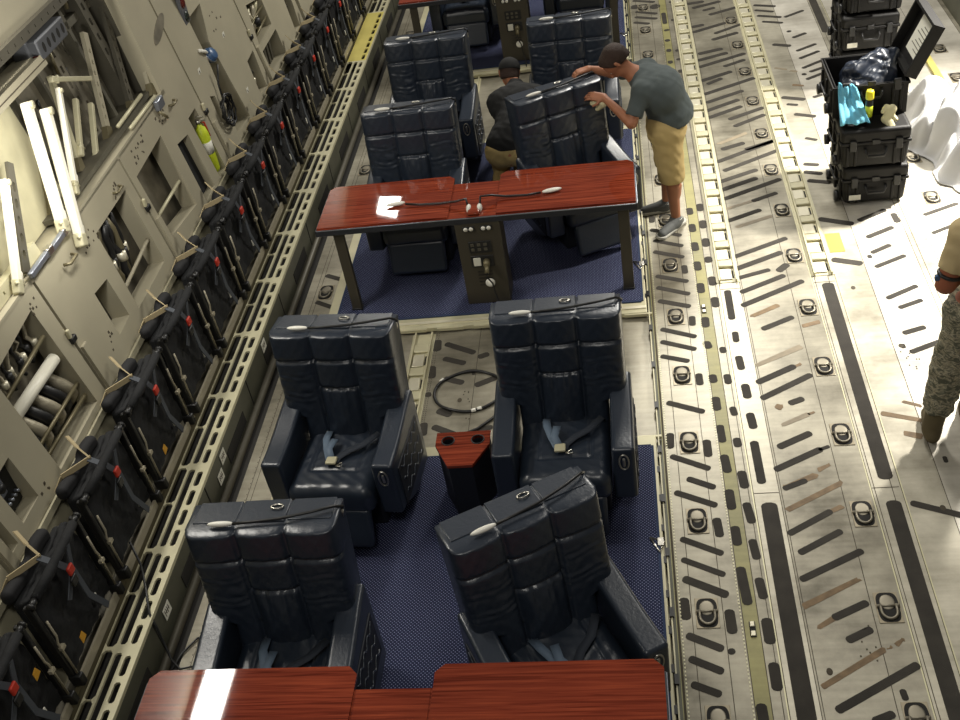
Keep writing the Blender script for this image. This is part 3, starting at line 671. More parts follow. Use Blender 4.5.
for _ in range(60):
    y_, z_ = random.uniform(5.8, 7.3), random.uniform(1.85, 2.7); r_ = random.uniform(.004, .014)
    wl.plate(rect(y_ - r_, y_ + r_, z_ - r_ * 1.5, z_ + r_ * 1.5), [], -.241, -.232, random.choice((5, 5, 6, 3)), WP)
wl.plate(rect(2.0, 5.75, 1.79, 2.47), [], -.16, -.12, 6, WP)
for y, w_, d0, d1, mm in ((6.55, .09, -.25, -.20, 7), (6.84, .04, -.25, -.16, 1), (7.05, .10, -.25, -.12, 3), (7.28, .11, -.25, -.06, 3), (5.95, .04, -.25, -.20, 1), (6.28, .03, -.25, -.19, 3)):
    hs = []
    z = 1.85
    while z < 2.6 and w_ > .08: hs.append(rect(y + w_ * .35, y + w_ * .65, z, z + .05)); z += .11
    wl.plate(rect(y, y + w_, 1.77, 2.74), hs, d0, d1, mm, WP)
wl.plate(rect(5.4, 7.2, 1.80, 1.83), [], -.36, -.02, 1, WP)
wl.plate(rect(3.0, 5.1, 1.78, 1.86), [rect(3.1 + .09 * q, 3.115 + .09 * q, 1.81, 1.83) for q in range(21)], -.08, -.02, 6, WP)
wl.plate(rect(5.0, 7.4, 2.48, 2.53), [], -.30, -.16, 1, WP)
tag(wl.build('wall_left', WM), kind='structure')
# extra stowed hardware in the upper bay
def bay_post(y0_, z0_, y1_, z1_, w_, d_, label, m_='wall_dark', holes=True):
    A_ = Vector((y0_, z0_)); B_ = Vector((y1_, z1_)); L2 = (A_ - B_).length; u_ = (A_ - B_) / L2; n2 = Vector((-u_.y, u_.x))
    def f(v):
        p = B_ + u_ * v[1] + n2 * v[0]; return WP((p.x, p.y, v[2]))
    hs_ = []
    if holes:
        q_ = .05
        while q_ < L2 - .06:
            hs_.append([(.010 * math.cos(a_), q_ + .018 * math.sin(a_)) for a_ in [2 * PI * k_ / 8 for k_ in range(8)]]); q_ += .075
    t_ = thing('bay_strut', label, 'strut', tuple(WP((y1_, z1_, d_))), 0, 'struts in the dark wall bay')
    g_ = lambda v: f(v) - WP((y1_, z1_, d_))
    MB().plate([(-w_ / 2, 0), (w_ / 2, 0), (w_ / 2, L2), (-w_ / 2, L2)], hs_, d_ - .015, d_ + .015, 0, g_).build('strut_plate', m_, t_)
    MB().plate([(-w_ * .8, -.03), (w_ * .8, -.03), (w_ * .5, .06), (-w_ * .5, .06)], [], d_ - .022, d_ + .022, 0, g_).build('strut_foot', 'olive_tube', t_)
    return t_
bay_post(6.90, 2.42, 6.52, 1.83, .055, -.10, 'pale upright strut in the dark bay, nearest the short beige posts', 'wall')
bay_post(6.30, 2.38, 6.05, 1.85, .045, -.12, 'tall pale strut between thin white post and short beige posts', 'cream', False)
bay_post(7.62, 2.55, 7.22, 1.80, .075, -.02, 'perforated strut at the right end of the dark bay', 'wall')
bay_post(7.36, 2.55, 6.98, 1.80, .060, -.10, 'perforated strut second from the right end of the dark bay', 'frame_dark')
bay_post(5.86, 2.30, 5.52, 1.84, .030, -.12, 'thin brown strut behind the bright posts', 'olive_tube', False)
for (a_, b_, d_, l_) in (((6.55, 1.86), (7.05, 1.86), -.02, 'upper pale rod at the bottom edge of the dark bay'), ((6.62, 1.80), (7.15, 1.79), .02, 'lower pale rod at the bottom edge of the dark bay')):
    tag(MB().tube([WP((a_[0], a_[1], d_)), WP((b_[0], b_[1], d_))], .014, 8).build('stow_rod', 'cream'), l_, 'rod')
random.seed(21)
t_ = thing('pipe_cluster', 'small dark fittings and pipes clustered on the back of the wall bay', 'pipes', tuple(WP((6.6, 2.5, -.20))))
for q in range(12):
    c_ = Vector((random.uniform(.0, .06), random.uniform(-.5, .7), random.uniform(-.45, .12)))
    MB().tube([c_, c_ + Vector((0, random.uniform(-.03, .03), random.uniform(.06, .16)))], random.choice((.008, .012, .016)), 6).build('pipe', random.choice(('rubber', 'olive_tube', 'frame_dark')), t_)
# oval finger recess and square decals
def onwall(y, z, d=.03): return WP((y, z, d))
t = tag(MB().plate([(7.68 + .17 * math.cos(a * PI / 10) + .03 * math.sin(a * PI / 10), 2.09 + .055 * math.sin(a * PI / 10) + .04 * math.cos(a * PI / 10)) for a in range(20)], [], .03, .036, 0, WP).build('oval_recess', 'wall_in'), 'dark oval recess high on the left wall beside the indicator lights', 'recess')  # flat darker plate stands in for the recess and its shade
for i, (y, z, s_) in enumerate(((7.98, 1.60, 'left of the blue mask'), (8.72, 1.60, 'right of the tall recess'), (8.68, 1.10, 'lower one right of the tall recess'))):
    t = thing('wall_decal', 'small white square decal on the wall, ' + s_, 'decal', (0, 0, 0), 0, 'small square wall decals')
    t.location = onwall(y, z)
    MB().box(0, .002, -.025, .025, -.03, .03).build('decal_plate', 'label', t)
    MB().box(.002, .003, -.009, .009, -.010, .010).build('decal_dot', 'seam', t)
# beams and perforated strip above
t = MB().plate(rect(4.9, 6.13, 2.505, 2.575), [], -.20, .02, 0, WP).plate(rect(4.9, 6.13, 2.535, 2.54), [], .02, .025, 1, WP)
tag(t.build('wall_beam', ['wall', 'seam']), 'cream horizontal beam under the grey box at upper left', 'beam')
st = MB().plate(rect(4.6, 8.4, 2.69, 2.755), [rect(4.7 + .1 * q, 4.712 + .1 * q, 2.71, 2.73) for q in range(36)], -.02, .03, 0, WP)
tag(st.build('perforated_rail', 'frame_dark'), 'long dark perforated rail across the top left corner', 'rail')
# grey box with five slots
t = thing('equipment_box', 'grey sloped equipment box with five round holes at top left', 'equipment box')
t.location = WP((6.32, 2.60, 0)); 
MB().rbox(-.16, .03, -.22, .20, -.065, .065, .012, 2).build('box_body', 'grey_box', t)
for q in range(5): MB().add([(.0315, -.15 + .075 * q + .020 * math.cos(a), .022 * math.sin(a) * 1.5) for a in [2 * PI * k_ / 14 for k_ in range(14)]], [list(range(14))]).build('vent_hole', 'black_gap', t)
MB().rbox(-.02, .02, -.25, -.22, -.06, -.02, .008, 2).build('side_clip', 'lens_red', t)
# latches on the wall seams
for i_, (y_, z_, l_) in enumerate(((4.83, 1.33, 'seam beside the nearest large opening'), (6.275, 1.36, 'seam between the hose opening and the empty opening'), (7.755, 1.36, 'seam right of the fire extinguisher'), (9.25, 1.36, 'seam left of the pale curved hoses'))):
    t = thing('seam_latch', 'small dark latch on the wall ' + l_, 'latch', tuple(WP((y_, z_, .03))), 0, 'latches on the wall seams')
    MB().rbox(-.01, .02, -.03, .03, -.02, .02, .006, 2).build('latch_body', 'rubber', t)
    MB().rbox(-.005, .016, -.03, -.005, .02, .08, .005, 2).build('latch_tongue', 'cream', t)
t = thing('wall_clamp', 'bright metal clamp standing beside the shelf end near the perforated rail', 'clamp', tuple(WP((7.10, 1.74, .05))), 0)
MB().rbox(-.02, .02, -.06, .06, -.03, .05, .01, 2).build('clamp_body', 'trim_silver', t)
MB().tube([(.0, -.05, -.03), (.03, -.02, -.09), (.01, .03, -.12)], .012, 8).build('clamp_hook', 'olive_tube', t)
# litter stanchions
def stanchion(a, b, w, label, m='white_paint', plate_=True, d=.0, hooks=True):
    A = WP((a[0], a[1], d)); B = WP((b[0], b[1], d))
    t = thing('litter_stanchion', label, 'stanchion', tuple(B), 0, 'stowed litter stanchions on the wall')
    A = A - B; dirv = A.normalized(); L = A.length
    side = dirv.cross(Vector((1, 0, 0))).normalized(); nn = side.cross(dirv)
    X = Matrix((side, nn, dirv)).transposed().to_4x4()
    MB().rbox(-w / 2, w / 2, -w / 2, w / 2, 0, L, w * .2, 3, xf=X).build('post', m, t)
    MB().rbox(-w * .62, w * .62, -w * .55, w * .55, -.03, .06, w * .25, 3, xf=X).tube([X @ Vector((-w * .8, w * .3, .03)), X @ Vector((w * .8, w * .3, .03))], .012, 8).build('end_fitting', 'cream', t)
    if hooks:
        MB().tube([X @ Vector((w * .5, 0, .12)), X @ Vector((w * 1.1, 0, .10)), X @ Vector((w * 1.1, 0, .05))], .010, 6).build('hook', m, t)
        MB().cyl(X @ Vector((0, w * .3, L - .02)), X @ Vector((0, w * .75, L - .02)), w * .42, None, 14).build('pivot', 'cream', t)
    return t
stanchion((5.66, 2.46), (5.31, 1.80), .058, 'bright white stowed stanchion post, left one of the brightly lit pair', d=.05)
stanchion((5.77, 2.36), (5.36, 1.66), .058, 'bright white stowed stanchion post, right one of the brightly lit pair', d=.07)
stanchion((6.12, 2.35), (5.70, 1.85), .036, 'thin white stowed stanchion post just right of the bright pair', d=.0)
stanchion((5.13, 2.25), (4.70, 1.79), .045, 'white stowed stanchion post at the left edge of the photo', d=.02)
stanchion((6.39, 2.17), (6.12, 1.92), .036, 'short beige stanchion post, left one in the dark bay', 'cream', d=-.1, hooks=False)
stanchion((6.53, 2.07), (6.22, 1.78), .036, 'short beige stanchion post, right one in the dark bay', 'cream', d=-.1, hooks=False)
stanchion((6.55, 2.22), (6.15, 2.40), .032, 'short beige bar lying crosswise above the dark bay', 'cream', d=-.02, hooks=False)
A = WP((5.28, 2.28, 0)); B = WP((4.86, 1.80, 0))
m = MB()
dv = (A - B).normalized(); sd = dv.cross(Vector((1, 0, 0))).normalized(); nn = sd.cross(dv)
X = Matrix.Translation(B) @ Matrix((sd, dv, nn)).transposed().to_4x4()
L_ = (A - B).length
m.plate([(-.04, 0), (.04, 0), (.03, L_), (-.03, L_)], [[(.018 * math.cos(a), .1 + .1 * q + .03 * math.sin(a)) for a in [2 * PI * k_ / 12 for k_ in range(12)]] for q in range(5)], -.01, .01, 0, X)
tag(m.build('perforated_strut', 'frame_dark'), 'dark strut with a row of oval lightening holes at the far left', 'strut')
for i, (y, z, s_) in enumerate(((4.95, 1.80, 'left'), (5.18, 1.79, 'right'))):
    t = thing('clamp_arm', 'short silver clamp arm below the bright posts, %s one of two' % s_, 'clamp', tuple(WP((y, z, .06))))
    X = Matrix.Rotation(R(0), 4, 'X')
    MB().rbox(-.015, .015, -.15, .10, -.018, .018, .006, 2).build('arm', 'trim_silver', t)
    MB().rbox(-.02, .02, .08, .15, -.025, .025, .008, 2).build('jaw', 'chrome', t)
# indicator lights
t = thing('indicator_light', 'grey three-lens indicator light, two dark red above one dark green', 'indicator light', tuple(WP((8.20, 2.09, .03))), 0)
MB().rbox(0, .03, -.065, .065, -.17, .17, .014, 3).build('housing', 'grey_box', t)
for z, c in ((.11, 'lens_red'), (0, 'lens_red'), (-.11, 'lens_green')):
    tag(MB().ball((.03, 0, z), (.016, .045, .045), 16).build('lens', c, t), 'dark green lens' if z < -.05 else 'dark red lens')
# fire extinguisher
t = thing('fire_extinguisher', 'lime yellow fire extinguisher bottle in a wall recess', 'fire extinguisher', tuple(WP((7.54, .95, -.03))), 0)
MB().lathe([(.0, 0), (.045, .005), (.052, .03), (.052, .33), (.04, .38), (.018, .40), (.018, .42)], seg=18).build('bottle', 'lime', t)
MB().lathe([(.0535, .17), (.0535, .27)], seg=18).build('bottle_label', 'label', t)
MB().cyl((0, 0, .42), (0, 0, .45), .022).box(-.01, .06, -.01, .01, .44, .455).box(-.01, .05, -.01, .01, .47, .48).build('valve', 'chrome', t)
MB().tube([(0, .02, .44), (.02, .06, .40), (.03, .065, .28)], .008).build('hose', 'red', t)
# blue mask and black coil in the tall recess
t = thing('oxygen_mask', 'blue oxygen mask hanging from a white strap in tall wall recess', 'oxygen mask', tuple(WP((8.30, 1.60, .02))), 0)
MB().lathe([(.0, -.05), (.03, -.05), (.055, -.02), (.062, .02), (.05, .05), (.045, .055)], seg=16, xf=Matrix.Rotation(R(60), 4, 'Y')).build('mask_shell', 'blue', t)
MB().lathe([(.0, .0), (.066, .0), (.066, .018), (.0, .018)], seg=16, xf=Matrix.Rotation(R(60), 4, 'Y')).build('mask_rim', 'trim_silver', t)
MB().tube([(.0, -.02, .03), (.02, -.10, .08), (.0, -.17, .12)], .013).build('strap', 'white', t)
random.seed(11)
t = thing('coiled_hose', 'tangled black coiled hose hanging below the blue mask', 'hose', tuple(WP((8.05, 1.22, .05))), 0)
for q in range(5):
    rr = .07 + .012 * q
    MB().tube([(.01 * q + random.uniform(-.01, .01), rr * math.cos(a) + random.uniform(-.006, .006), rr * 1.15 * math.sin(a)) for a in [2 * PI * k_ / 18 for k_ in range(18)]], .009, 6, closed=True).build('hose_loop', 'rubber', t)
MB().tube([(0, .03, .08), (-.02, .08, .2), (0, .14, .34)], .009, 6).build('hose_tail', 'rubber', t)
# things inside the openings
def hoses(yc, zc, w, h, n, label, mt=('insul', 'olive_tube', 'bright'), seed=1, d=-.06, r=.022, diag=.0):
    random.seed(seed)
    t = thing('hose_bundle', label, 'hose bundle', tuple(WP((yc, zc, d))), 0, 'hose bundles behind wall openings')
    for i in range(n):
        y = -w / 2 + w * (i + .5) / n
        P = [(random.uniform(-.02, .03), y + diag * (s_ - .5) + random.uniform(-.015, .015), -h / 2 + h * s_) for s_ in [k_ / 5 for k_ in range(6)]]
        o = MB().tube(P, r * random.uniform(.7, 1.2), 8).build('hose', mt[i % len(mt)], t)
        p = P[2]
        MB().ball(p, r * 1.5, 10).cyl((p[0], p[1], p[2] - r * 1.4), (p[0], p[1], p[2] + r * 1.4), r * 1.45).build('fitting', 'bright' if i % 2 else 'black', o)
    return t
def rod(a, b, d, r, m, name, label, cat):
    return tag(MB().tube([WP((a[0], a[1], d)), WP(((a[0] + b[0]) / 2, (a[1] + b[1]) / 2, d)), WP((b[0], b[1], d))], r, 12).build(name, m), label, cat)
hoses(5.78, 1.33, .34, .46, 6, 'black and brass hoses behind the wall opening left of the triangular pocket', ('black', 'olive_tube', 'black'), 2)
rod((5.60, 1.16), (6.13, 1.20), .0, .013, 'wall', 'guard_bar', 'round guard bar across the opening with black hoses', 'guard bar')
rod((6.38, 1.22), (6.90, 1.22), .0, .013, 'cream', 'guard_bar', 'round guard bar across the empty opening right of the hoses', 'guard bar')
hoses(4.42, 1.50, .50, .22, 8, 'row of small silver-capped hoses at top of nearest large opening', ('black', 'insul'), 3, -.08, .014)
# insulated duct rings, big white tube, guard rails in the near opening
t = thing('duct_bundle', 'curved silver and black ducts packed in the nearest large wall opening', 'duct bundle', tuple(WP((4.44, 1.10, -.08))), 0)
for i in range(6):
    P = [(-.07 + .11 * math.sin(PI * s_), -.27 + .095 * i + .04 * math.cos(PI * s_), -.13 + .30 * s_) for s_ in [k_ / 6 for k_ in range(7)]]
    MB().tube(P, .036, 10).build('duct', 'insul' if i % 2 else 'rubber', t)
rod((4.10, 1.35), (4.66, 1.33), -.02, .038, 'white_paint', 'duct_pipe', 'thick white horizontal pipe across the nearest large wall opening', 'pipe')
rod((4.12, 1.13), (4.68, 1.12), .0, .012, 'olive_tube', 'guard_bar', 'upper thin bar in front of the curved ducts', 'guard bar')
rod((4.12, 1.05), (4.68, 1.03), .0, .012, 'olive_tube', 'guard_bar', 'lower thin bar in front of the curved ducts', 'guard bar')
rod((4.12, 1.47), (4.66, 1.49), .01, .012, 'olive_tube', 'guard_bar', 'thin bar above the thick white pipe in the nearest opening', 'guard bar')
t = thing('control_panel', 'recessed control panel with round dial at the left edge of photo', 'control panel', tuple(WP((3.77, 1.15, -.04))), 0)
MB().box(-.02, 0, -.1, .1, -.14, .14).build('panel_plate', 'black', t)
MB().rbox(0, .015, -.09, .01, -.01, .13, .006, 2).build('dial_plate', 'trim_silver', t)
MB().cyl((.015, -.04, .06), (.04, -.04, .06), .026).build('dial', 'black', t)
m = MB()
for q in range(5): m.cyl((0, -.07 + .035 * q, -.06), (.03, -.07 + .035 * q, -.06), .009)
m.build('toggle_switch', 'trim_silver', t)
t = thing('control_panel', 'small dark recessed panel below the dial panel at the left edge', 'control panel', tuple(WP((3.49, 1.07, -.04))), 0)
MB().box(-.02, 0, -.07, .07, -.10, .10).build('panel_plate', 'frame_dark', t)
MB().rbox(0, .02, -.04, .04, -.06, .06, .006, 2).build('switch_block', 'black', t)
t = tag(MB().plate(rect(7.09, 7.31, .94, 1.39), [], -.06, -.03, 0, WP).build('grille', 'black_fabric'), 'dark speaker grille in narrow wall opening beside the fire extinguisher', 'grille')
t = thing('louvre', 'dark slatted louvre in wall opening above the far folded seats', 'louvre', tuple(WP((9.6, 1.05, -.07))), 0)
for q in range(6): MB().box(-.02, .01, -.28 + .095 * q, -.23 + .095 * q, -.12, .12).build('slat', 'frame_dark', t)
hoses(9.62, 1.38, .40, .24, 4, 'pale curved hoses in the upper opening above the dark louvre', ('insul', 'cream'), 5, -.05, .026, .12)
rod((9.40, 1.30), (9.86, 1.32), .01, .010, 'olive_tube', 'guard_bar', 'lower thin bar in front of the pale curved hoses', 'guard bar')
rod((9.44, 1.42), (9.86, 1.42), .01, .010, 'olive_tube', 'guard_bar', 'upper thin bar in front of the pale curved hoses', 'guard bar')
hoses(9.02, 1.06, .14, .2, 2, 'two small silver fittings in narrow opening left of the louvre', ('bright', 'black'), 6, -.05, .016)
hoses(10.5, 1.06, .14, .24, 2, 'two small fittings in the farthest narrow wall opening', ('bright', 'black'), 8, -.05, .016)
t = thing('grab_bar', 'black latch handle on the wall beam near the lit posts', 'handle', tuple(WP((5.18, 1.66, .05))), 0)
MB().tube([(0, -.06, 0), (.04, -.05, .0), (.04, .05, 0), (0, .06, 0)], .010).build('grip', 'olive_tube', t)
for (y, z, w_) in ((6.05, 1.64, 'above the hose opening'), (7.3, 1.66, 'above the speaker grille')):
    t = thing('grab_bar', 'small curved metal handle on the wall ' + w_, 'handle', tuple(WP((y, z, .03))), 0)
    MB().tube([(0, -.05, 0), (.035, -.04, .0), (.035, .04, 0), (0, .05, 0)], .009).build('grip', 'olive_tube', t)

# right-hand sill far away
rw = MB().box(3.34, 3.36, 8.6, 19, 0, .30).box(3.36, 3.8, 8.6, 19, .28, .30).box(3.8, 3.84, 8.6, 19, .28, .9, 1)
tag(rw.build('wall_right', ['sill', 'wall_low']), kind='structure')
t = MB().box(2.84, 2.90, 9.62, 10.45, 0, .03)
tag(t.build('trim_3', 'yellow_metal'), kind='structure')

# ---------------------------------------------------------------- folded sidewall seats
def make_wall_seat():
    t = thing('sidewall_seat', '', 'folded seat')
    W = .60; h2 = W / 2
    for s_ in (-1, 1):
        p = MB().rbox(-.03, .012, s_ * h2 - .014, s_ * h2 + .014, .0, .60, .006, 2).build('side_post', 'rubber', t)
        MB().tube([(.020, s_ * (h2 - .006), .04), (.022, s_ * (h2 - .006), .30), (.026, s_ * (h2 - .02), .34), (.026, s_ * (h2 - .02), .46)], .0065, 6).box(.014, .036, s_ * (h2 - .03), s_ * (h2 + .004), .25, .272).build('brace_rod', 'insul', p)
    MB().soft(-.06, -.01, -h2 + .02, h2 - .02, .03, .60, .022, n=16, k=3, fn=lambda v: (v.x + .012 * math.sin(v.y * 23 + v.z * 9) * math.sin(v.z * 14) + .006 * math.sin(v.y * 60 + 4 * math.sin(v.z * 30)), v.y, v.z)).build('seat_panel', 'black_fabric', t)
    MB().rbox(-.12, -.065, -h2 + .03, h2 - .03, .05, .58, .02, 2).build('backrest', 'black_fabric', t)
    MB().soft(-.155, -.085, -h2 + .02, h2 - .10, .57, .655, .033, n=16, k=4, fn=lambda v: (v.x, v.y, v.z + .012 * math.sin(v.y * 19) - .02 * math.exp(-((v.y - .0) / .03) ** 2) * (1 if v.z > .6 else 0))).build('headrest_pad', 'black_foam', t)
    b = MB().tube([(.015, -h2 + .05, .60), (.025, -.1, .606), (.022, .12, .602), (.015, h2 - .05, .60)], [.026, .029, .027, .026], 10).build('front_bar', 'black_fabric', t)
    for s_ in (-1, 1):
        MB().tube([(.015, s_ * (h2 - .05), .60), (.015, s_ * (h2 + .012), .60)], .018, 10).tube([(.015, s_ * (h2 - .002), .60), (.015, s_ * (h2 + .012), .60)], .024, 10).build('bar_end', 'rubber', b)
    def strap(m, P, w, thick=.003):
        P = [Vector(p) for p in P]
        for a, b_ in zip(P[:-1], P[1:]):
            d = (b_ - a); L = d.length; d.normalize(); s__ = d.cross(Vector((1, 0, 0))).normalized(); n_ = s__.cross(d)
            m.box(-w / 2, w / 2, -thick, thick, 0, L + .004, 0, Matrix.Translation(a) @ Matrix((s__, n_, d)).transposed().to_4x4())
        return m
    strap(MB(), [(-.175, -.22, .61), (-.14, -.17, .665), (-.03, -.02, .655)], .036).build('tan_strap', 'tan_web', t)
    strap(MB(), [(-.18, .085, .74), (-.12, .04, .69), (-.03, -.02, .655)], .036).build('tan_strap', 'tan_web', t)
    hb = strap(MB(), [(-.04, -.03, .66), (.048, -.03, .60), (.040, .05, .46), (.035, .06, .25), (.02, .16, .04)], .036).build('harness_strap', 'grey_web', t)
    strap(MB(), [(.046, .10, .60), (.03, .06, .47), (.02, -.06, .36)], .034).build('lap_strap', 'grey_web', t)
    MB().soft(.045, .064, -.01, .045, .475, .53, .009, n=2, k=3).build('red_buckle', 'red', hb)
    MB().rbox(.036, .054, -.02, .04, .40, .455, .008, 2).build('black_buckle', 'black', hb)
    tag(MB().rbox(-.004, .004, .12, .145, .11, .165, .002, 1).build('tag', 'label', t), 'small white tag')
    for s_ in (-1, 1):
        MB().rbox(-.03, .045, s_ * h2 - .022, s_ * h2 + .022, -.03, .05, .01, 2).build('foot_bracket', 'rubber', t)
    MB().box(.0, .016, -h2 + .03, h2 - .03, -.045, .010).build('base_rail', 'insul', t)
    return t
seat0 = make_wall_seat()
n_ = 19
for i in range(n_):
    y = 2.04 + .714 * i
    o = seat0 if i == 0 else copy_tree(seat0)
    o.location = (-3.055, y, .335)
    o.rotation_euler = (0, R(-1.5), 0)
    o['label'] = 'folded black sidewall seat with tan straps, %s in the row along the left wall' % ORD[i]
    o['group'] = 'folded seats along the left wall'
    if i in (1, 2, 4):
        tag(MB().plate([(.0, .0), (.05, .01), (.035, .06), (.0, .05)], [], .0, .004, 0, lambda v: Vector((.03 + v.z, -.16 + v.x + .33 * (i % 2), .12 + v.y + .22 * (i % 2)))).build('amber_tag', 'amber', o), 'amber tag')
# ---------------------------------------------------------------- cargo pallets with carpet
def pallet(y0, y1, label):
    t = thing('cargo_pallet', label, 'pallet', (0, y0, 0), 0, 'carpeted cargo pallets')
    L = y1 - y0
    d = MB().rbox(-2.44, .025, 0, L, .012, .05, .006, 2).build('pallet_deck', 'cream', t)
    for yy in (-.012, L - .004):
        for q in range(9): MB().box(-2.38 + q * .28, -2.38 + q * .28 + .20, yy, yy + .016, .02, .044).build('edge_lug', 'cream', d)
    q = .18
    while q < L - .1:
        MB().box(.018, .034, q, q + .05, .02, .052).build('edge_notch', 'black', d); q += .24
    MB().rbox(-2.345, -.01, .14, L - .10, .05, .062, .004, 2).build('carpet', 'carpet', t)
    MB().box(-.01, .006, .14, L - .10, .05, .061).box(-2.361, -2.345, .14, L - .10, .05, .061).box(-2.345, -.01, .125, .14, .05, .061).box(-2.345, -.01, L - .10, L - .09, .05, .061).build('carpet_binding', 'carpet_edge', t)
    MB().box(-2.40, .02, .045, .075, .05, .058).build('front_rail', 'bright', t)
    for q in (.62, 2.25):
        MB().tube([(-.05, q + .03, .066), (.03, q, .060), (-.0, q - .08, .066), (-.05, q + .03, .066)], .006, 6).rbox(-.01, .028, q - .03, q + .03, .055, .066, .003, 1).build('cargo_clip', 'chrome', t)
    return t
pallet(1.95, 5.10, 'nearest navy-carpeted cargo pallet carrying four armchairs')
pallet(6.42, 9.40, 'middle navy-carpeted cargo pallet under the rearmost full table and the crew')
pallet(10.93, 14.0, 'farthest navy-carpeted cargo pallet at the top of the photo')

# ---------------------------------------------------------------- armchairs
def bevel_in(e, r): return 0 if e >= r else r - math.sqrt(max(0, r * r - (r - e) ** 2))
def sstep(a, b, x):
    t = min(1, max(0, (x - a) / (b - a))); return t * t * (3 - 2 * t)
RC = R(12.5)
def make_backrest():
    Hh = .75; T = .19
    def hw(v): return .262 + (.374 - .262) * sstep(.20, .27, v)
    def P(u, v, back=False):
        w = hw(v); x = (u * 2 - 1) * w; z = v * Hh
        e = min((1 - abs(u * 2 - 1)) * w, (1 - v) * Hh)
        if back: y = T / 2 - bevel_in(e, .02)
        else:
            y = -T / 2 - .05 * sstep(.1, 1, v) + bevel_in(e, .045)
            g = 0
            for gx in (-.122, .122): g += .022 * math.exp(-((x - gx) / .009) ** 2)
            g += .022 * math.exp(-((v - .735) / .014) ** 2)
            inn = 1 / (1 + math.exp((abs(x) - .122) / .004))
            g += .022 * inn * math.exp(-((v - .485) / .012) ** 2)
            # pillow swell
            cx = x / .122 if abs(x) < .122 else (abs(x) - .25) / .128
            sw = (.019 if not (abs(x) < .122 and v < .485) else .019 + .024 * math.sin(min(1, v / .485) * PI)) * max(0, 1 - cx * cx)
            y += g - sw
            # gathers
            if abs(x) < .122 and v < .48:
                y += .0055 * math.sin(x * 190 + 3 * math.sin(x * 40)) * sstep(.15, .44, v) + .002 * math.sin(x * 67 + v * 11)
            if abs(x) > .125 and v < .72:
                q = abs(x) - .122; am = (.3 + .7 * abs(math.sin(x * 31 + v * 9))) * sstep(.22, .42, v) * (1 - sstep(.56, .70, v))
                y += .0030 * math.sin(v * 92 + q * 16 + 2.6 * math.sin(q * 21 + (1 if x > 0 else 0)) + 1.5 * math.sin(v * 31)) * am
                y += .0022 * math.sin(v * 55 - q * 30 + x * 9) * am
            y += .0012 * math.sin(x * 91 + 5) * math.sin(v * 53)
        zz = z - .022 * sstep(0, .24, (.095 - y)) * sstep(.93, 1, v)
        c, s_ = math.cos(RC), math.sin(RC)
        return Vector((x, .165 + y * c + zz * s_ - .0, .40 + zz * c - y * s_))
    m = MB(); nu, nv = 72, 84
    m.grid(lambda u, v: P(u, v), nu, nv)
    o = len(m.v)
    m.grid(lambda u, v: P(u, v, True), nu, nv)
    b = [i for i in range(nu + 1)] + [j * (nu + 1) + nu for j in range(1, nv + 1)] + [nv * (nu + 1) + i for i in range(nu - 1, -1, -1)] + [j * (nu + 1) for j in range(nv - 1, 0, -1)]
    for i in range(len(b)):
        a, c = b[i], b[(i + 1) % len(b)]
        m.f.append([a, c, o + c, o + a]); m.m.append(0); m.sm.append(True)
    return m
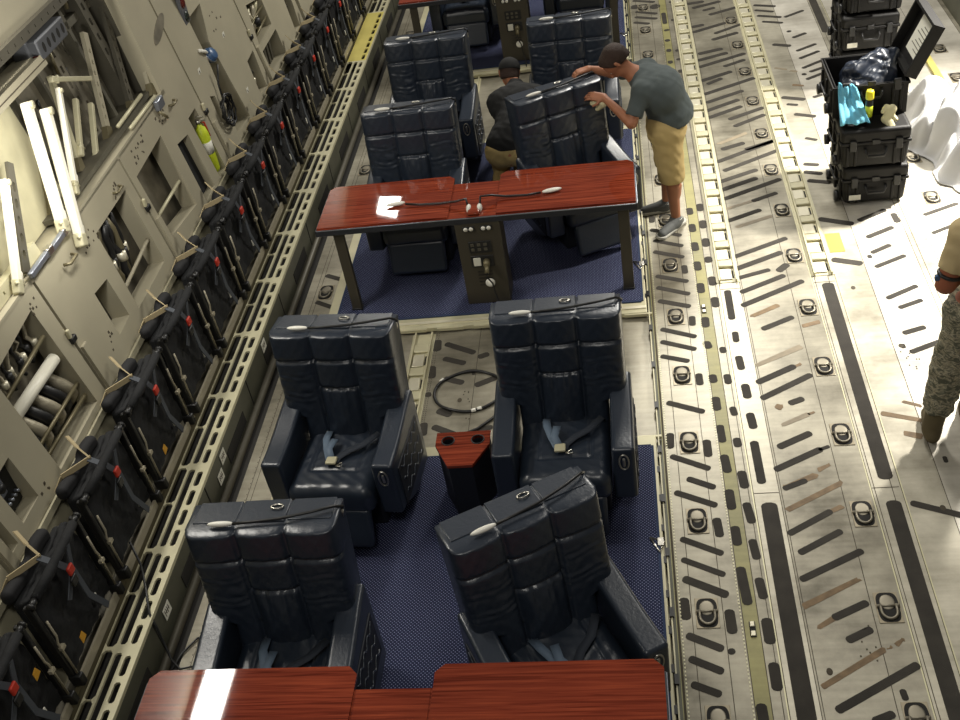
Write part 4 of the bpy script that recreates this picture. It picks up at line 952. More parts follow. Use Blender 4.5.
def make_chair():
    t = thing('recliner_armchair', '', 'armchair')
    MB().rbox(-.24, .24, -.24, .20, .0, .22, .02, 2).build('pedestal', 'leather_dark', t)
    def cush(v):
        x, y, z = v
        if z > .42:
            f = sstep(.40, .455, z)
            z += f * (.012 * math.cos(x / .262 * PI / 2) - .009 * math.exp(-((abs(x) - .15) / .010) ** 2) * sstep(-.26, -.23, y))
            z += f * .0018 * math.sin(x * 60 + 3 * math.sin(y * 20)) * math.sin(y * 38)
            z -= f * .009 * math.exp(-((y + .245) / .010) ** 2) * (1 - sstep(.14, .16, abs(x)))
        return (x, y, z)
    MB().soft(-.262, .262, -.42, .18, .26, .455, .065, n=44, k=6, fn=cush).build('seat_cushion', 'leather_soft', t)
    X = Matrix.Translation((0, -.375, .30)) @ Matrix.Rotation(R(-17), 4, 'X')
    MB().rbox(-.225, .225, -.045, .02, -.26, .0, .025, 4, xf=X).build('leg_rest', 'leather', t)
    for s_ in (-1, 1):
        xo, xi = .402, .272
        def arm(v, s_=s_): 
            x, y, z = v
            f = sstep(.2, .55, z)
            z += f * .06 * sstep(-.25, .28, y) + (1 - f) * .13 * sstep(.0, .33, -y)
            return (x, y, z)
        a = MB().soft(min(s_ * xi, s_ * xo), max(s_ * xi, s_ * xo), -.345, .27, .08, .595, .022, n=10, k=4, fn=arm).build('armrest', 'leather', t)
        MB().rbox(min(s_ * .398, s_ * .408), max(s_ * .398, s_ * .408), -.26, .20, .20, .50, .004, 2).build('side_panel', 'leather_dark', a)
        m = MB()
        for q in range(3):
            m.tube([(s_ * .409, -.22 + .02 * k_, .26 + .10 * q + .02 * math.sin(k_ * 1.3 + q)) for k_ in range(20)], .005, 5)
        m.build('quilting_cord', 'leather', a)
        if s_ == 1:
            P = [(.337 + .026 * math.cos(a_), -.347, .50 + .055 * math.sin(a_)) for a_ in [2 * PI * k_ / 20 for k_ in range(20)]]
            lt = MB().tube(P, .006, 6, closed=True).rbox(.329, .345, -.353, -.343, .47, .53, .004, 2).build('recline_latch', 'chrome', a)
    bk = make_backrest().build('backrest', 'leather', t)
    c, s2 = math.cos(RC), math.sin(RC)
    def BP(x, y, z): return Vector((x, .165 + y * c + z * s2, .40 + z * c - y * s2))
    Xb = Matrix.Translation((0, .165, .40)) @ Matrix.Rotation(-RC, 4, 'X')
    Xt = Xb @ Matrix.Translation((0, .088, .750)) @ Matrix.Rotation(R(5.2), 4, 'X')
    MB().rbox(-.118, .118, -.165, .0, -.006, .006, .005, 2, xf=Xt).build('top_flap', 'leather', bk)
    for a_, b_ in ((-.345, -.13), (.13, .345)): MB().rbox(a_, b_, -.155, .0, -.006, .0035, .003, 2, xf=Xt).build('top_flap', 'leather', bk)
    P = [(.06 + .03 * math.cos(a_), .02 + .018 * math.sin(a_), .757) for a_ in [2 * PI * k_ / 16 for k_ in range(16)]]
    MB().tube([Xb @ Vector(p) for p in P], .005, 6, closed=True).build('headrest_latch', 'chrome', bk)
    lp = MB().tube([Xb @ Vector(p) for p in [(.362, .05, .69), (.380, .03, .735), (.35, -.01, .764), (.25, -.05, .764), (.10, -.085, .758), (-.04, -.095, .752), (-.13, -.10, .750)]], .0075, 8).build('reading_lamp', 'rubber', t)
    Xl = Xb @ Matrix.Translation((-.19, -.10, .752))
    MB().ball((0, 0, 0), (1, 1, 1), 14, xf=Xl.to_3x3().to_4x4() @ Matrix.Diagonal((.068, .016, .013, 1))).build('lamp_head', 'white', lp)
    h = COL.objects[-1] if False else lp.children[0]
    h.location = Xl.translation
    MB().cyl(Xb @ Vector((.366, .03, .68)), Xb @ Vector((.366, .03, .72)), .014).build('lamp_socket', 'chrome', lp)
    # seat belt
    def ribbon(P, w, mt, nm, par, nrm=Vector((0, 0, 1))):
        m = MB(); P = [Vector(p) for p in P]; vs = []
        for i, p in enumerate(P):
            a = P[max(0, i - 1)]; b = P[min(len(P) - 1, i + 1)]; d = (b - a).normalized(); sd = d.cross(nrm).normalized()
            vs += [p - sd * w / 2, p + sd * w / 2]
        m.add(vs, [(2 * i, 2 * i + 1, 2 * i + 3, 2 * i + 2) for i in range(len(P) - 1)], 0, True)
        return m.build(nm, mt, par, solid=.003)
    b1 = ribbon([(-.11, .08, .475), (-.10, -.02, .505), (-.075, -.10, .500), (-.045, -.17, .490), (-.02, -.215, .482)], .045, 'belt', 'seat_belt', t)
    ribbon([(-.02, -.20, .490), (-.055, -.12, .515), (-.04, -.03, .512)], .045, 'belt', 'belt_tail', b1)
    b2 = ribbon([(.22, .04, .50), (.14, -.06, .498), (.06, -.11, .492), (.01, -.16, .486), (.0, -.20, .484)], .045, 'belt_dark', 'seat_belt', t)
    MB().rbox(-.035, .03, -.225, -.165, .484, .502, .006, 2, xf=Matrix.Translation((-.02, 0, 0))).build('buckle', 'cream', b1)
    MB().tube([(.01, -.23, .482), (.05, -.235, .485), (.045, -.205, .488), (.01, -.23, .482)], .005, 6).build('belt_tongue', 'chrome', b2)
    return t
ch0 = make_chair()
chairs = [((-.50, 4.69), 0, 'navy leather armchair behind the near swivelled chair, front pair right, belts on seat'),
          ((-1.835, 4.685), -5, 'navy leather armchair left of the cup-holder console, nearest the coiled cable'),
          ((-1.865, 3.165), 0, 'navy leather armchair tucked at the left half of the nearest table'),
          ((-.50, 3.175), 28, 'navy leather armchair swivelled at an angle behind the nearest table'),
          ((-1.735, 7.54), 0, 'navy leather armchair behind the left half of the middle table'),
          ((-.453, 7.63), 25, 'navy leather armchair swivelled toward the camera, man leaning over its back'),
          ((-1.76, 8.95), 0, 'navy leather armchair at the back left of the middle pallet'),
          ((-.48, 9.03), 0, 'navy leather armchair behind the bending man, back right of middle pallet'),
          ((-1.72, 12.00), 0, 'navy leather armchair at the top left, only its lower front visible'),
          ((-.46, 12.05), 0, 'navy leather armchair at the top right of the farthest pallet, only partly visible')]
for i, ((x, y), a, lb) in enumerate(chairs):
    o = ch0 if i == 0 else copy_tree(ch0)
    o.location = (x, y, .064); o.rotation_euler = (0, 0, R(a)); o['label'] = lb; o['group'] = 'navy recliner armchairs on the pallets'

# ---------------------------------------------------------------- tables
def chamf(x0, x1, y0, y1, c, back=True):
    return [(x0, y0), (x1, y0), (x1, y1 - c), (x1 - c, y1), (x0 + c, y1), (x0, y1 - c)]
def make_table():
    t = thing('conference_table', '', 'table')
    z1 = .758
    MB().plate([(-2.34, 0), (-.002, 0), (-.002, .50), (-2.34, .50)], [], z1 - .035, z1, 0).build('table_top', ['wood', 'table_edge'], t)
    MB().rbox(-2.35, .008, -.012, .002, z1 - .048, z1 + .002, .005, 2).rbox(-2.352, -2.338, -.012, .56, z1 - .048, z1 + .002, .004, 2).rbox(-.004, .010, -.012, .56, z1 - .048, z1 + .002, .004, 2).build('edge_band', 'table_edge', t)
    tag(MB().box(-2.34, -.0, -.0135, -.0115, z1 - .003, z1 + .0035).box(.008, .0115, 0, .55, z1 - .004, z1 + .005).build('edge_trim', 'trim_silver', t), 'thin silver trim line')
    for a, b in ((-2.34, -1.355), (-1.000, -.0)):
        l = MB().plate(chamf(a, b, .012, .615, .042), [], z1 + .0005, z1 + .012, 0, None, 0).build('table_leaf', ['wood'], t)
        MB().plate(chamf(a + .004, b - .004, .02, .611, .042), [], z1 - .034, z1 + .0003).build('leaf_core', 'table_edge', l)
    MB().plate([(-1.345, .10), (-1.01, .10), (-1.01, .497), (-1.345, .497)], [], z1 + .0005, z1 + .004).build('centre_panel', 'wood', t)
    for s_, x in ((0, -2.20), (1, -.095)):
        lg = MB().rbox(x - .04, x + .04, .035, .075, .0, z1 - .035, .006, 2).build('leg', 'bronze', t)
        MB().rbox(x - .044, x + .044, .025, .085, .0, .014, .003, 1).build('foot_cap', 'black', lg)
    c = MB().rbox(-1.315, -.985, -.010, .22, .0, z1 - .036, .006, 2).build('pedestal', 'bronze', t)
    # outlets on the pedestal
    xc = -1.15
    for dx in (-.065, .065):
        o = MB().rbox(xc + dx - .045, xc + dx + .045, -.006, .002, .650, .690, .006, 2).build('jack_plate', 'black', c)
        o = MB()
        for e in (-.02, .02): o.cyl((xc + dx + e, -.012, .670), (xc + dx + e, -.004, .670), .016, None, 14)
        o.build('jack', 'white', c)
    MB().rbox(xc - .085, xc + .085, -.006, .002, .46, .56, .004, 2).build('connector_plate', 'black', c)
    m = MB()
    for q in range(6): m.rbox(xc - .07 + .03 * (q % 3) * 1.6, xc - .045 + .03 * (q % 3) * 1.6, -.010, -.005, .48 + .04 * (q // 3), .505 + .04 * (q // 3), .003, 1)
    m.build('connector', 'frame_dark', c)
    MB().rbox(xc - .085, xc + .085, -.006, .002, .335, .435, .004, 2).build('outlet_plate', 'black', c)
    MB().rbox(xc - .068, xc - .012, -.013, -.004, .35, .42, .004, 2).build('outlet_cover', 'label', c)
    MB().cyl((xc + .03, -.05, .375), (xc + .03, .0, .385), .026, None, 14).cyl((xc + .03, -.085, .33), (xc + .03, -.04, .37), .018, None, 12).build('power_plug', 'olive_tube', c)
    m = MB()
    for q in range(5): m.box(xc - .05, xc + .06, -.002, .0005, .17 + .03 * q, .176 + .03 * q)
    m.build('vent_slot', 'black', c)
    MB().lathe([(0, 0), (.036, 0), (.036, .008), (.026, .014), (0, .014)], seg=20, xf=Matrix.Translation((xc + .03, 0, .19)) @ Matrix.Rotation(R(90), 4, 'X')).build('knob', 'white', c)
    MB().tube([(xc + .03, -.08, .33), (xc + .02, -.05, .27), (xc + .05, -.03, .20), (xc + .06, -.04, .12), (xc + .08, -.05, .02), (xc + .09, -.16, .0)], .006, 6).build('power_cord', 'rubber', c)
    # gooseneck lamps
    for s_, P, hd, ang in ((-1, [(-1.205, .10, .768), (-1.22, .135, .838), (-1.30, .17, .803), (-1.42, .19, .786), (-1.57, .20, .786), (-1.69, .225, .788)], (-1.77, .24, .788), 8),
                           (1, [(-1.125, .10, .768), (-1.115, .15, .838), (-1.04, .205, .808), (-.93, .205, .788), (-.78, .20, .786), (-.68, .215, .788)], (-.60, .235, .788), 12)):
        g_ = MB().tube(P, .0085, 8).build('reading_lamp', 'rubber', t)
        m = MB().ball((0, 0, 0), (.075, .022, .014), 14); 
        hh = m.build('lamp_head', 'white', g_); hh.location = hd; hh.rotation_euler = (0, 0, R(ang))
        MB().ball((P[0][0], P[0][1], .773), (.020, .045, .032), 12).build('lamp_base', 'white', g_)
    MB().rbox(-1.21, -1.12, .015, .13, .760, .786, .01, 2, xf=None).build('lamp_plinth', 'wood', t)
    for o in c.children: o.location = (0, -.012, 0)
    return t
tb = make_table()
tabs = [(2.238, 'nearest mahogany table with chamfered leaves, cut by the bottom of the photo'), (6.675, 'full mahogany table with two white-headed gooseneck lamps and outlet pedestal'), (11.14, 'farthest mahogany table, only its legs and outlet pedestal visible at the top')]
for i, (y, lb) in enumerate(tabs):
    o = tb if i == 0 else copy_tree(tb)
    o.location = (-.015 if i == 0 else 0, y, .064); o['label'] = lb; o['group'] = 'mahogany tables on the pallets'
t0 = tabs
# ---------------------------------------------------------------- cup-holder console
t = thing('cup_holder_console', 'black floor console with red wood top and two cup holders', 'console', (-1.115, 4.62, .064))
def cc(x, y, r): return [(x + r * math.cos(2 * PI * k_ / 18), y + r * math.sin(2 * PI * k_ / 18)) for k_ in range(18)]
MB().plate([(-.165, .14), (-.165, .03), (-.075, -.15), (.075, -.15), (.165, .03), (.165, .14)][::-1], [cc(-.09, .065, .038), cc(.09, .065, .038)], .40, .42).build('console_top', 'wood', t)
MB().plate([(-.155, .13), (-.155, .03), (-.07, -.14), (.07, -.14), (.155, .03), (.155, .13)][::-1], [], .0, .36).plate([(-.155, .13), (-.155, .03), (-.07, -.14), (.07, -.14), (.155, .03), (.155, .13)][::-1], [cc(-.09, .065, .038), cc(.09, .065, .038)], .36, .40).build('console_body', 'leather_dark', t)
for s_ in (-1, 1): MB().tube([(s_ * .09 + .038 * math.cos(a), .065 + .038 * math.sin(a), .421) for a in [2 * PI * k_ / 20 for k_ in range(20)]], .004, 6, closed=True).build('cup_rim', 'black', t)

# ---------------------------------------------------------------- coiled cable on the floor
def arc(cx, cy, rx, ry, a0, a1, n, z=.012, rot=0):
    P = []
    for k_ in range(n + 1):
        a = R(a0 + (a1 - a0) * k_ / n); x = rx * math.cos(a); y = ry * math.sin(a)
        P.append((cx + x * math.cos(rot) - y * math.sin(rot), cy + x * math.sin(rot) + y * math.cos(rot), z + .004 * math.sin(k_ * .7)))
    return P
t = thing('power_cable', 'black cable coiled in a loop on the bare floor between the pallets', 'cable', (0, 0, 0))
MB().tube(arc(-1.24, 5.70, .245, .215, -200, 165, 48), .011, 8).tube([(-1.36, 5.24, .012), (-1.26, 5.245, .012), (-1.15, 5.30, .012), (-1.05, 5.40, .012), (-.96, 5.54, .012), (-.88, 5.72, .012)], .010, 8).build('cable_loop', 'rubber', t)
for (x, y, rz) in ((-1.445, 5.83, 55), (-1.19, 5.49, 15), (-1.15, 5.505, 15)):
    tag(MB().cyl((-.016, 0, 0), (.016, 0, 0), .0135, None, 12).build('tape_band', 'white', t), 'white tape band').matrix_local = Matrix.Translation((x, y, .014)) @ Matrix.Rotation(R(rz), 4, 'Z')
P = [Vector(p) for p in [(-3.02, 4.02, .45), (-2.97, 3.95, .33), (-2.90, 3.80, .30), (-2.82, 3.62, .295), (-2.78, 3.57, .22), (-2.74, 3.50, .04), (-2.68, 3.45, .015), (-2.60, 3.47, .012), (-2.6, 3.3, .012)]]
tag(MB().tube(P, .007, 8).build('thin_cable', 'rubber'), 'thin black cable running down over the sill at lower left', 'cable')
tag(MB().tube([(-2.74, 3.42, .012), (-2.70, 3.56, .012), (-2.64, 3.66, .012), (-2.56, 3.69, .012)], .006, 8).build('thin_cable', 'rubber'), 'short curved black cable lying on pale floor beside the sill', 'cable')
# ---------------------------------------------------------------- equipment cases
def hard_case(label, loc, w=.44, d=.56, h=.335, rz=0., open_=False, white_label=True, group='black equipment cases'):
    t = thing('equipment_case', label, 'equipment case', loc, rz, group)
    hb = h * .66 if not open_ else h
    if not open_:
        MB().rbox(0, w, 0, d, .02, hb, .025, 3, fn=lambda v: (w / 2 + (v.x - w / 2) * (.93 + .07 * min(1, v.z / hb)), v.y, v.z)).build('case_body', 'case', t)
        MB().rbox(-.004, w + .004, -.006, d + .006, hb + .004, h, .03, 4).rbox(-.008, w + .008, -.010, d + .010, hb - .012, hb + .012, .006, 2).build('lid', 'case', t)
    else:
        b = MB().plate(rect(0, w, 0, d), [], .0, .02)
        b.plate(rect(0, w, 0, d), [rect(.018, w - .018, .018, d - .018)], .02, h)
        b.plate(rect(-.01, w + .01, -.01, d + .01), [rect(.012, w - .012, .012, d - .012)], h - .02, h)
        b.build('case_body', 'case', t)
    for x in (.05, .11, w - .11, w - .05): MB().rbox(x - .012, x + .012, -.012, .01, .03, hb - .02, .006, 2).build('rib', 'case', t)
    for yy in (.08, .28, .46): MB().rbox(-.016, .01, yy - .02, yy + .02, .02, h - .05, .008, 2).build('rib', 'case', t)
    z = hb - .06
    MB().tube([(w / 2 - .075, -.008, z + .02), (w / 2 - .075, -.035, z), (w / 2 - .06, -.04, z - .035), (w / 2 + .06, -.04, z - .035), (w / 2 + .075, -.035, z), (w / 2 + .075, -.008, z + .02)], .011, 8).build('handle', 'black', t)
    for x in (.085, w - .085):
        MB().rbox(x - .026, x + .026, -.026, -.002, hb - .055, hb + .035, .006, 2).build('latch', 'black', t)
    MB().rbox(w / 2 - .03, w / 2 + .03, -.016, -.004, hb - .01, hb + .03, .004, 2).build('padlock_bracket', 'black', t)
    if white_label: tag(MB().box(.05, .14, -.0135, -.011, .055, .10).build('label_plate', 'label', t), 'white paper label')
    for yy in (.10, .45):
        MB().tube([(-.012, yy, .045), (-.045, yy, .045)], .042, 14).build('wheel', 'rubber', t)
    MB().tube([(-.01, .14, h * .5), (-.035, .16, h * .5), (-.035, .38, h * .5), (-.01, .40, h * .5)], .011, 8).build('side_handle', 'black', t)
    return t
hard_case('black case with white label, bottom of the near stack on the bare floor', (1.625, 7.72, 0), w=.49, h=.335)
hard_case('black case in the middle of the near stack carrying towel, spray bottle and glove', (1.59, 7.70, .336), w=.51, h=.335, white_label=False)
oc = hard_case('open black case on top of the near stack with its lid raised', (1.555, 7.93, .672), .55, .55, .26, 0, True, False)
Xl = Matrix.Translation((.58, .0, .27)) @ Matrix.Rotation(R(24), 4, 'Y')
ld = MB().plate([(0, 0), (.42, 0), (.42, .55), (0, .55)], [], -.0, .02, 0, lambda v: Xl @ Vector((v.z, v.y, v.x))).plate([(0, 0), (.42, 0), (.42, .55), (0, .55)], [[(.02, .02), (.40, .02), (.40, .53), (.02, .53)]], -.07, .0, 0, lambda v: Xl @ Vector((v.z, v.y, v.x))).build('lid', 'case', oc)
tag(MB().plate([(.08, .12), (.36, .12), (.36, .42), (.08, .42)], [], -.004, -.001, 0, lambda v: Xl @ Vector((v.z, v.y, v.x))).build('instruction_sheet', 'label', ld), 'white instruction sheet with a red mark')
MB().plate([(.10, .07), (.30, .07), (.30, .10), (.10, .10)], [], -.004, -.001, 0, lambda v: Xl @ Vector((v.z, v.y, v.x))).build('red_strip', 'red', ld)
m = MB()
for q in range(7): m.plate([(.30 - .03 * q, .15), (.306 - .03 * q, .15), (.306 - .03 * q, .15 + .22 * (.6 + .4 * ((q * 7) % 3) / 2)), (.30 - .03 * q, .15 + .22 * (.6 + .4 * ((q * 7) % 3) / 2))], [], -.0055, -.0042, 0, lambda v: Xl @ Vector((v.z, v.y, v.x)))
m.build('printed_line', 'frame_dark', ld)
for yy in (.08, .47): MB().cyl(Xl @ Vector((.0, yy - .03, -.0)), Xl @ Vector((.0, yy + .03, -.0)), .016).build('hinge', 'black', oc)
hard_case('black case at the bottom of the far stack behind the open case', (1.98, 9.85, 0), .50, .56, .34, white_label=False)
hard_case('black case with white label in the middle of the far stack', (1.97, 9.83, .34), .50, .56, .34)
hard_case('black case on top of the far stack at the top edge of the photo', (2.0, 9.86, .68), .50, .56, .34, white_label=False)
# navy film bag in the open case
random.seed(5)
b = blob([((1.72, 8.07, .81), (1.78, 8.33, .82), .10, .11, .05), ((1.87, 8.12, .86), (1.98, 8.36, .90), .11, .10, .06), ((1.75, 8.15, .95), (1.95, 8.25, 1.0), .055, .07, .05), ((1.9, 8.03, .86), (2.0, 8.08, .90), .07, .06, .05), ((1.70, 8.2, .93), (1.74, 8.25, .94), .04, .05, .04), ((1.98, 8.1, .95), (2.06, 8.3, .99), .05, .05, .05)], .012, noise=.006)
tag(b.build('plastic_bag', 'bag'), 'crumpled dark navy plastic bag stuffed in the open black case', 'bag')
# cyan towel
def towel(u, v):
    x = 1.585 + .13 * u + .09 * v * u - .01 * v
    drop = v
    y = 7.925 - .012 - .03 * min(1, v * 3) - .15 * sstep(.35, 1, v) + .014 * math.sin(u * 11 + v * 5) + .006 * math.sin(u * 27 - v * 4)
    z = .975 - .045 * u * (1 - v) - .26 * v + .012 * math.cos(u * 7 + 1) * (1 - v)
    return Vector((x, y, max(z, .69)))
tw = MB().grid(towel, 40, 30)
tag(tw.build('towel', 'cyan', solid=.010), 'bright cyan cleaning towel draped over the front of the open case', 'towel')
t = thing('spray_bottle', 'black bottle with yellow cap standing on the middle case', 'bottle', (1.80, 7.82, .675))
MB().lathe([(0, 0), (.026, 0), (.028, .01), (.028, .17), (.018, .20), (0, .20)], seg=18).build('bottle_body', 'black', t)
MB().lathe([(0, .195), (.030, .195), (.031, .20), (.030, .25), (.024, .262), (0, .262)], seg=18).build('cap', 'yellow', t)
MB().lathe([(.0287, .05), (.0287, .14)], seg=18).build('bottle_label', 'lime', t)
g = blob([((1.925, 7.79, .70), (1.965, 7.80, .775), .035, .036, .02), ((1.93, 7.76, .69), (1.95, 7.735, .66), .022, .016, .012), ((1.955, 7.76, .69), (1.975, 7.735, .655), .02, .015, .012), ((1.975, 7.79, .72), (1.995, 7.77, .70), .018, .015, .01), ((1.90, 7.80, .76), (1.93, 7.82, .79), .018, .02, .01)], .006, noise=.002)
tag(g.build('work_glove', 'glove'), 'cream crumpled work glove on the front edge of the middle case', 'glove')
# white sheet on the floor
def nz(x, y):
    return (.5 * math.sin(3.1 * x + 1.7 * math.sin(2.3 * y)) + .35 * math.sin(5.3 * y + 2 * math.sin(3.7 * x + 1)) + .22 * math.sin(11 * x - 7 * y + 1.5 * math.sin(6 * y)) + .12 * math.sin(19 * y + 13 * x))
def sheet(u, v):
    xl = [2.33, 2.28, 2.34, 2.30, 2.36][0]
    y = 7.50 + 1.75 * v + .12 * math.sin(u * 5) * (1 - v)
    x0 = 2.50 - .18 * sstep(.2, .6, v) + .05 * math.sin(v * 17); x1 = 3.26
    x = x0 + (x1 - x0) * u
    e = min(u * 5, (1 - u) * 6, v * 7, (1 - v) * 5, 1)
    f = abs(nz(x * 1.5, y * 1.5)) ** .8
    return Vector((x - .03 * nz(x * 3, y * 3), y - .04 * nz(y * 2, x * 2), .012 + sstep(0, 1, e) * (.12 + .30 * f + .12 * sstep(.3, .9, v))))
tag(MB().grid(sheet, 90, 90).build('fabric_sheet', 'sheet', solid=.008), 'large crumpled white sheet lying on the floor beside the near cases', 'sheet')

# ---------------------------------------------------------------- people
def V(*a): return np.array(a, float)
def nrm(a): return a / np.linalg.norm(a)
def hand(w, d, n, s, curl=.4, r=.0085, L=1.0):
    """palm from wrist w along d, palm normal n, s=+1/-1 for the thumb side"""
    d = nrm(np.array(d, float)); n = np.array(n, float); n = nrm(n - d * (n @ d)); sd = np.cross(d, n) * s
    C = []
    for q in (-.028, -.009, .010, .028): C.append((w + sd * q * .7, w + d * .085 * L + sd * q, .016, .013, .012))
    for q, fl in zip((-.030, -.010, .010, .030), (.062, .078, .084, .074)):
        p = w + d * .088 * L + sd * q; a = curl * .5; dd = d
        for k, (sl, rr) in enumerate(((.45, 1.0), (.32, .92), (.25, .82))):
            dd = nrm(dd * math.cos(a) + n * math.sin(a)); e = p + dd * fl * sl
            C.append((p, e, r * rr, r * rr * .93, .003)); p = e; a = curl
    p = w + d * .02 + sd * .024; td = nrm(d * .6 + sd * .8 + n * .25); e = p + td * .045
    C.append((p, e, .014, .011, .008)); td2 = nrm(d * .85 + sd * .35 + n * .4); C.append((e, e + td2 * .036, .0105, .0085, .003))
    return C
def face(Hc, up, fw, t, skin, eyes=True, k=1.):
    """head capsules; up = towards crown, fw = facing"""
    up = nrm(np.array(up, float)); fw = np.array(fw, float); fw = nrm(fw - up * (fw @ up)); sd = np.cross(up, fw)
    C = [(Hc + up * .035 - fw * .022, Hc + up * .03 + fw * .018, .086, .082, .03),
         (Hc + up * .0 + fw * .02, Hc - up * .075 + fw * .045, .070, .040, .03),
         (Hc - up * .055 + fw * .05 - sd * .02, Hc - up * .055 + fw * .05 + sd * .02, .034, .034, .02),
         (Hc + up * .008 + fw * .095, Hc - up * .028 + fw * .112, .009, .015, .012),
         (Hc + up * .022 + fw * .084 - sd * .032, Hc + up * .022 + fw * .084 + sd * .032, .014, .014, .012),
         (Hc - up * .056 + fw * .092 - sd * .016, Hc - up * .056 + fw * .092 + sd * .016, .007, .007, .004)]
    for s_ in (-1, 1):
        C.append((Hc + sd * s_ * .083 + up * .012 - fw * .002, Hc + sd * s_ * .080 - up * .025 - fw * .0, .017, .012, .006))
    def extras(t):
        for s_ in (-1, 1):
            e = Hc + up * .004 + fw * .083 + sd * s_ * .031
            MB().ball(tuple(e), .0125, 10).build('eye', 'white', t)
            MB().ball(tuple(e + fw * .008), .0065, 8).build('iris', 'hair', t)
            MB().tube([tuple(Hc + up * (.027 + .004 * (k_ == 1)) + fw * (.096 - .006 * k_) + sd * s_ * (.014 + .017 * k_)) for k_ in range(3)], .0045, 6).build('eyebrow', 'hair', t)
        MB().tube([tuple(Hc - up * .058 + fw * .099 - sd * .02), tuple(Hc - up * .060 + fw * .102), tuple(Hc - up * .058 + fw * .099 + sd * .02)], .0035, 6).build('mouth', 'skin_dark', t)
    return C, (up, fw, sd), extras

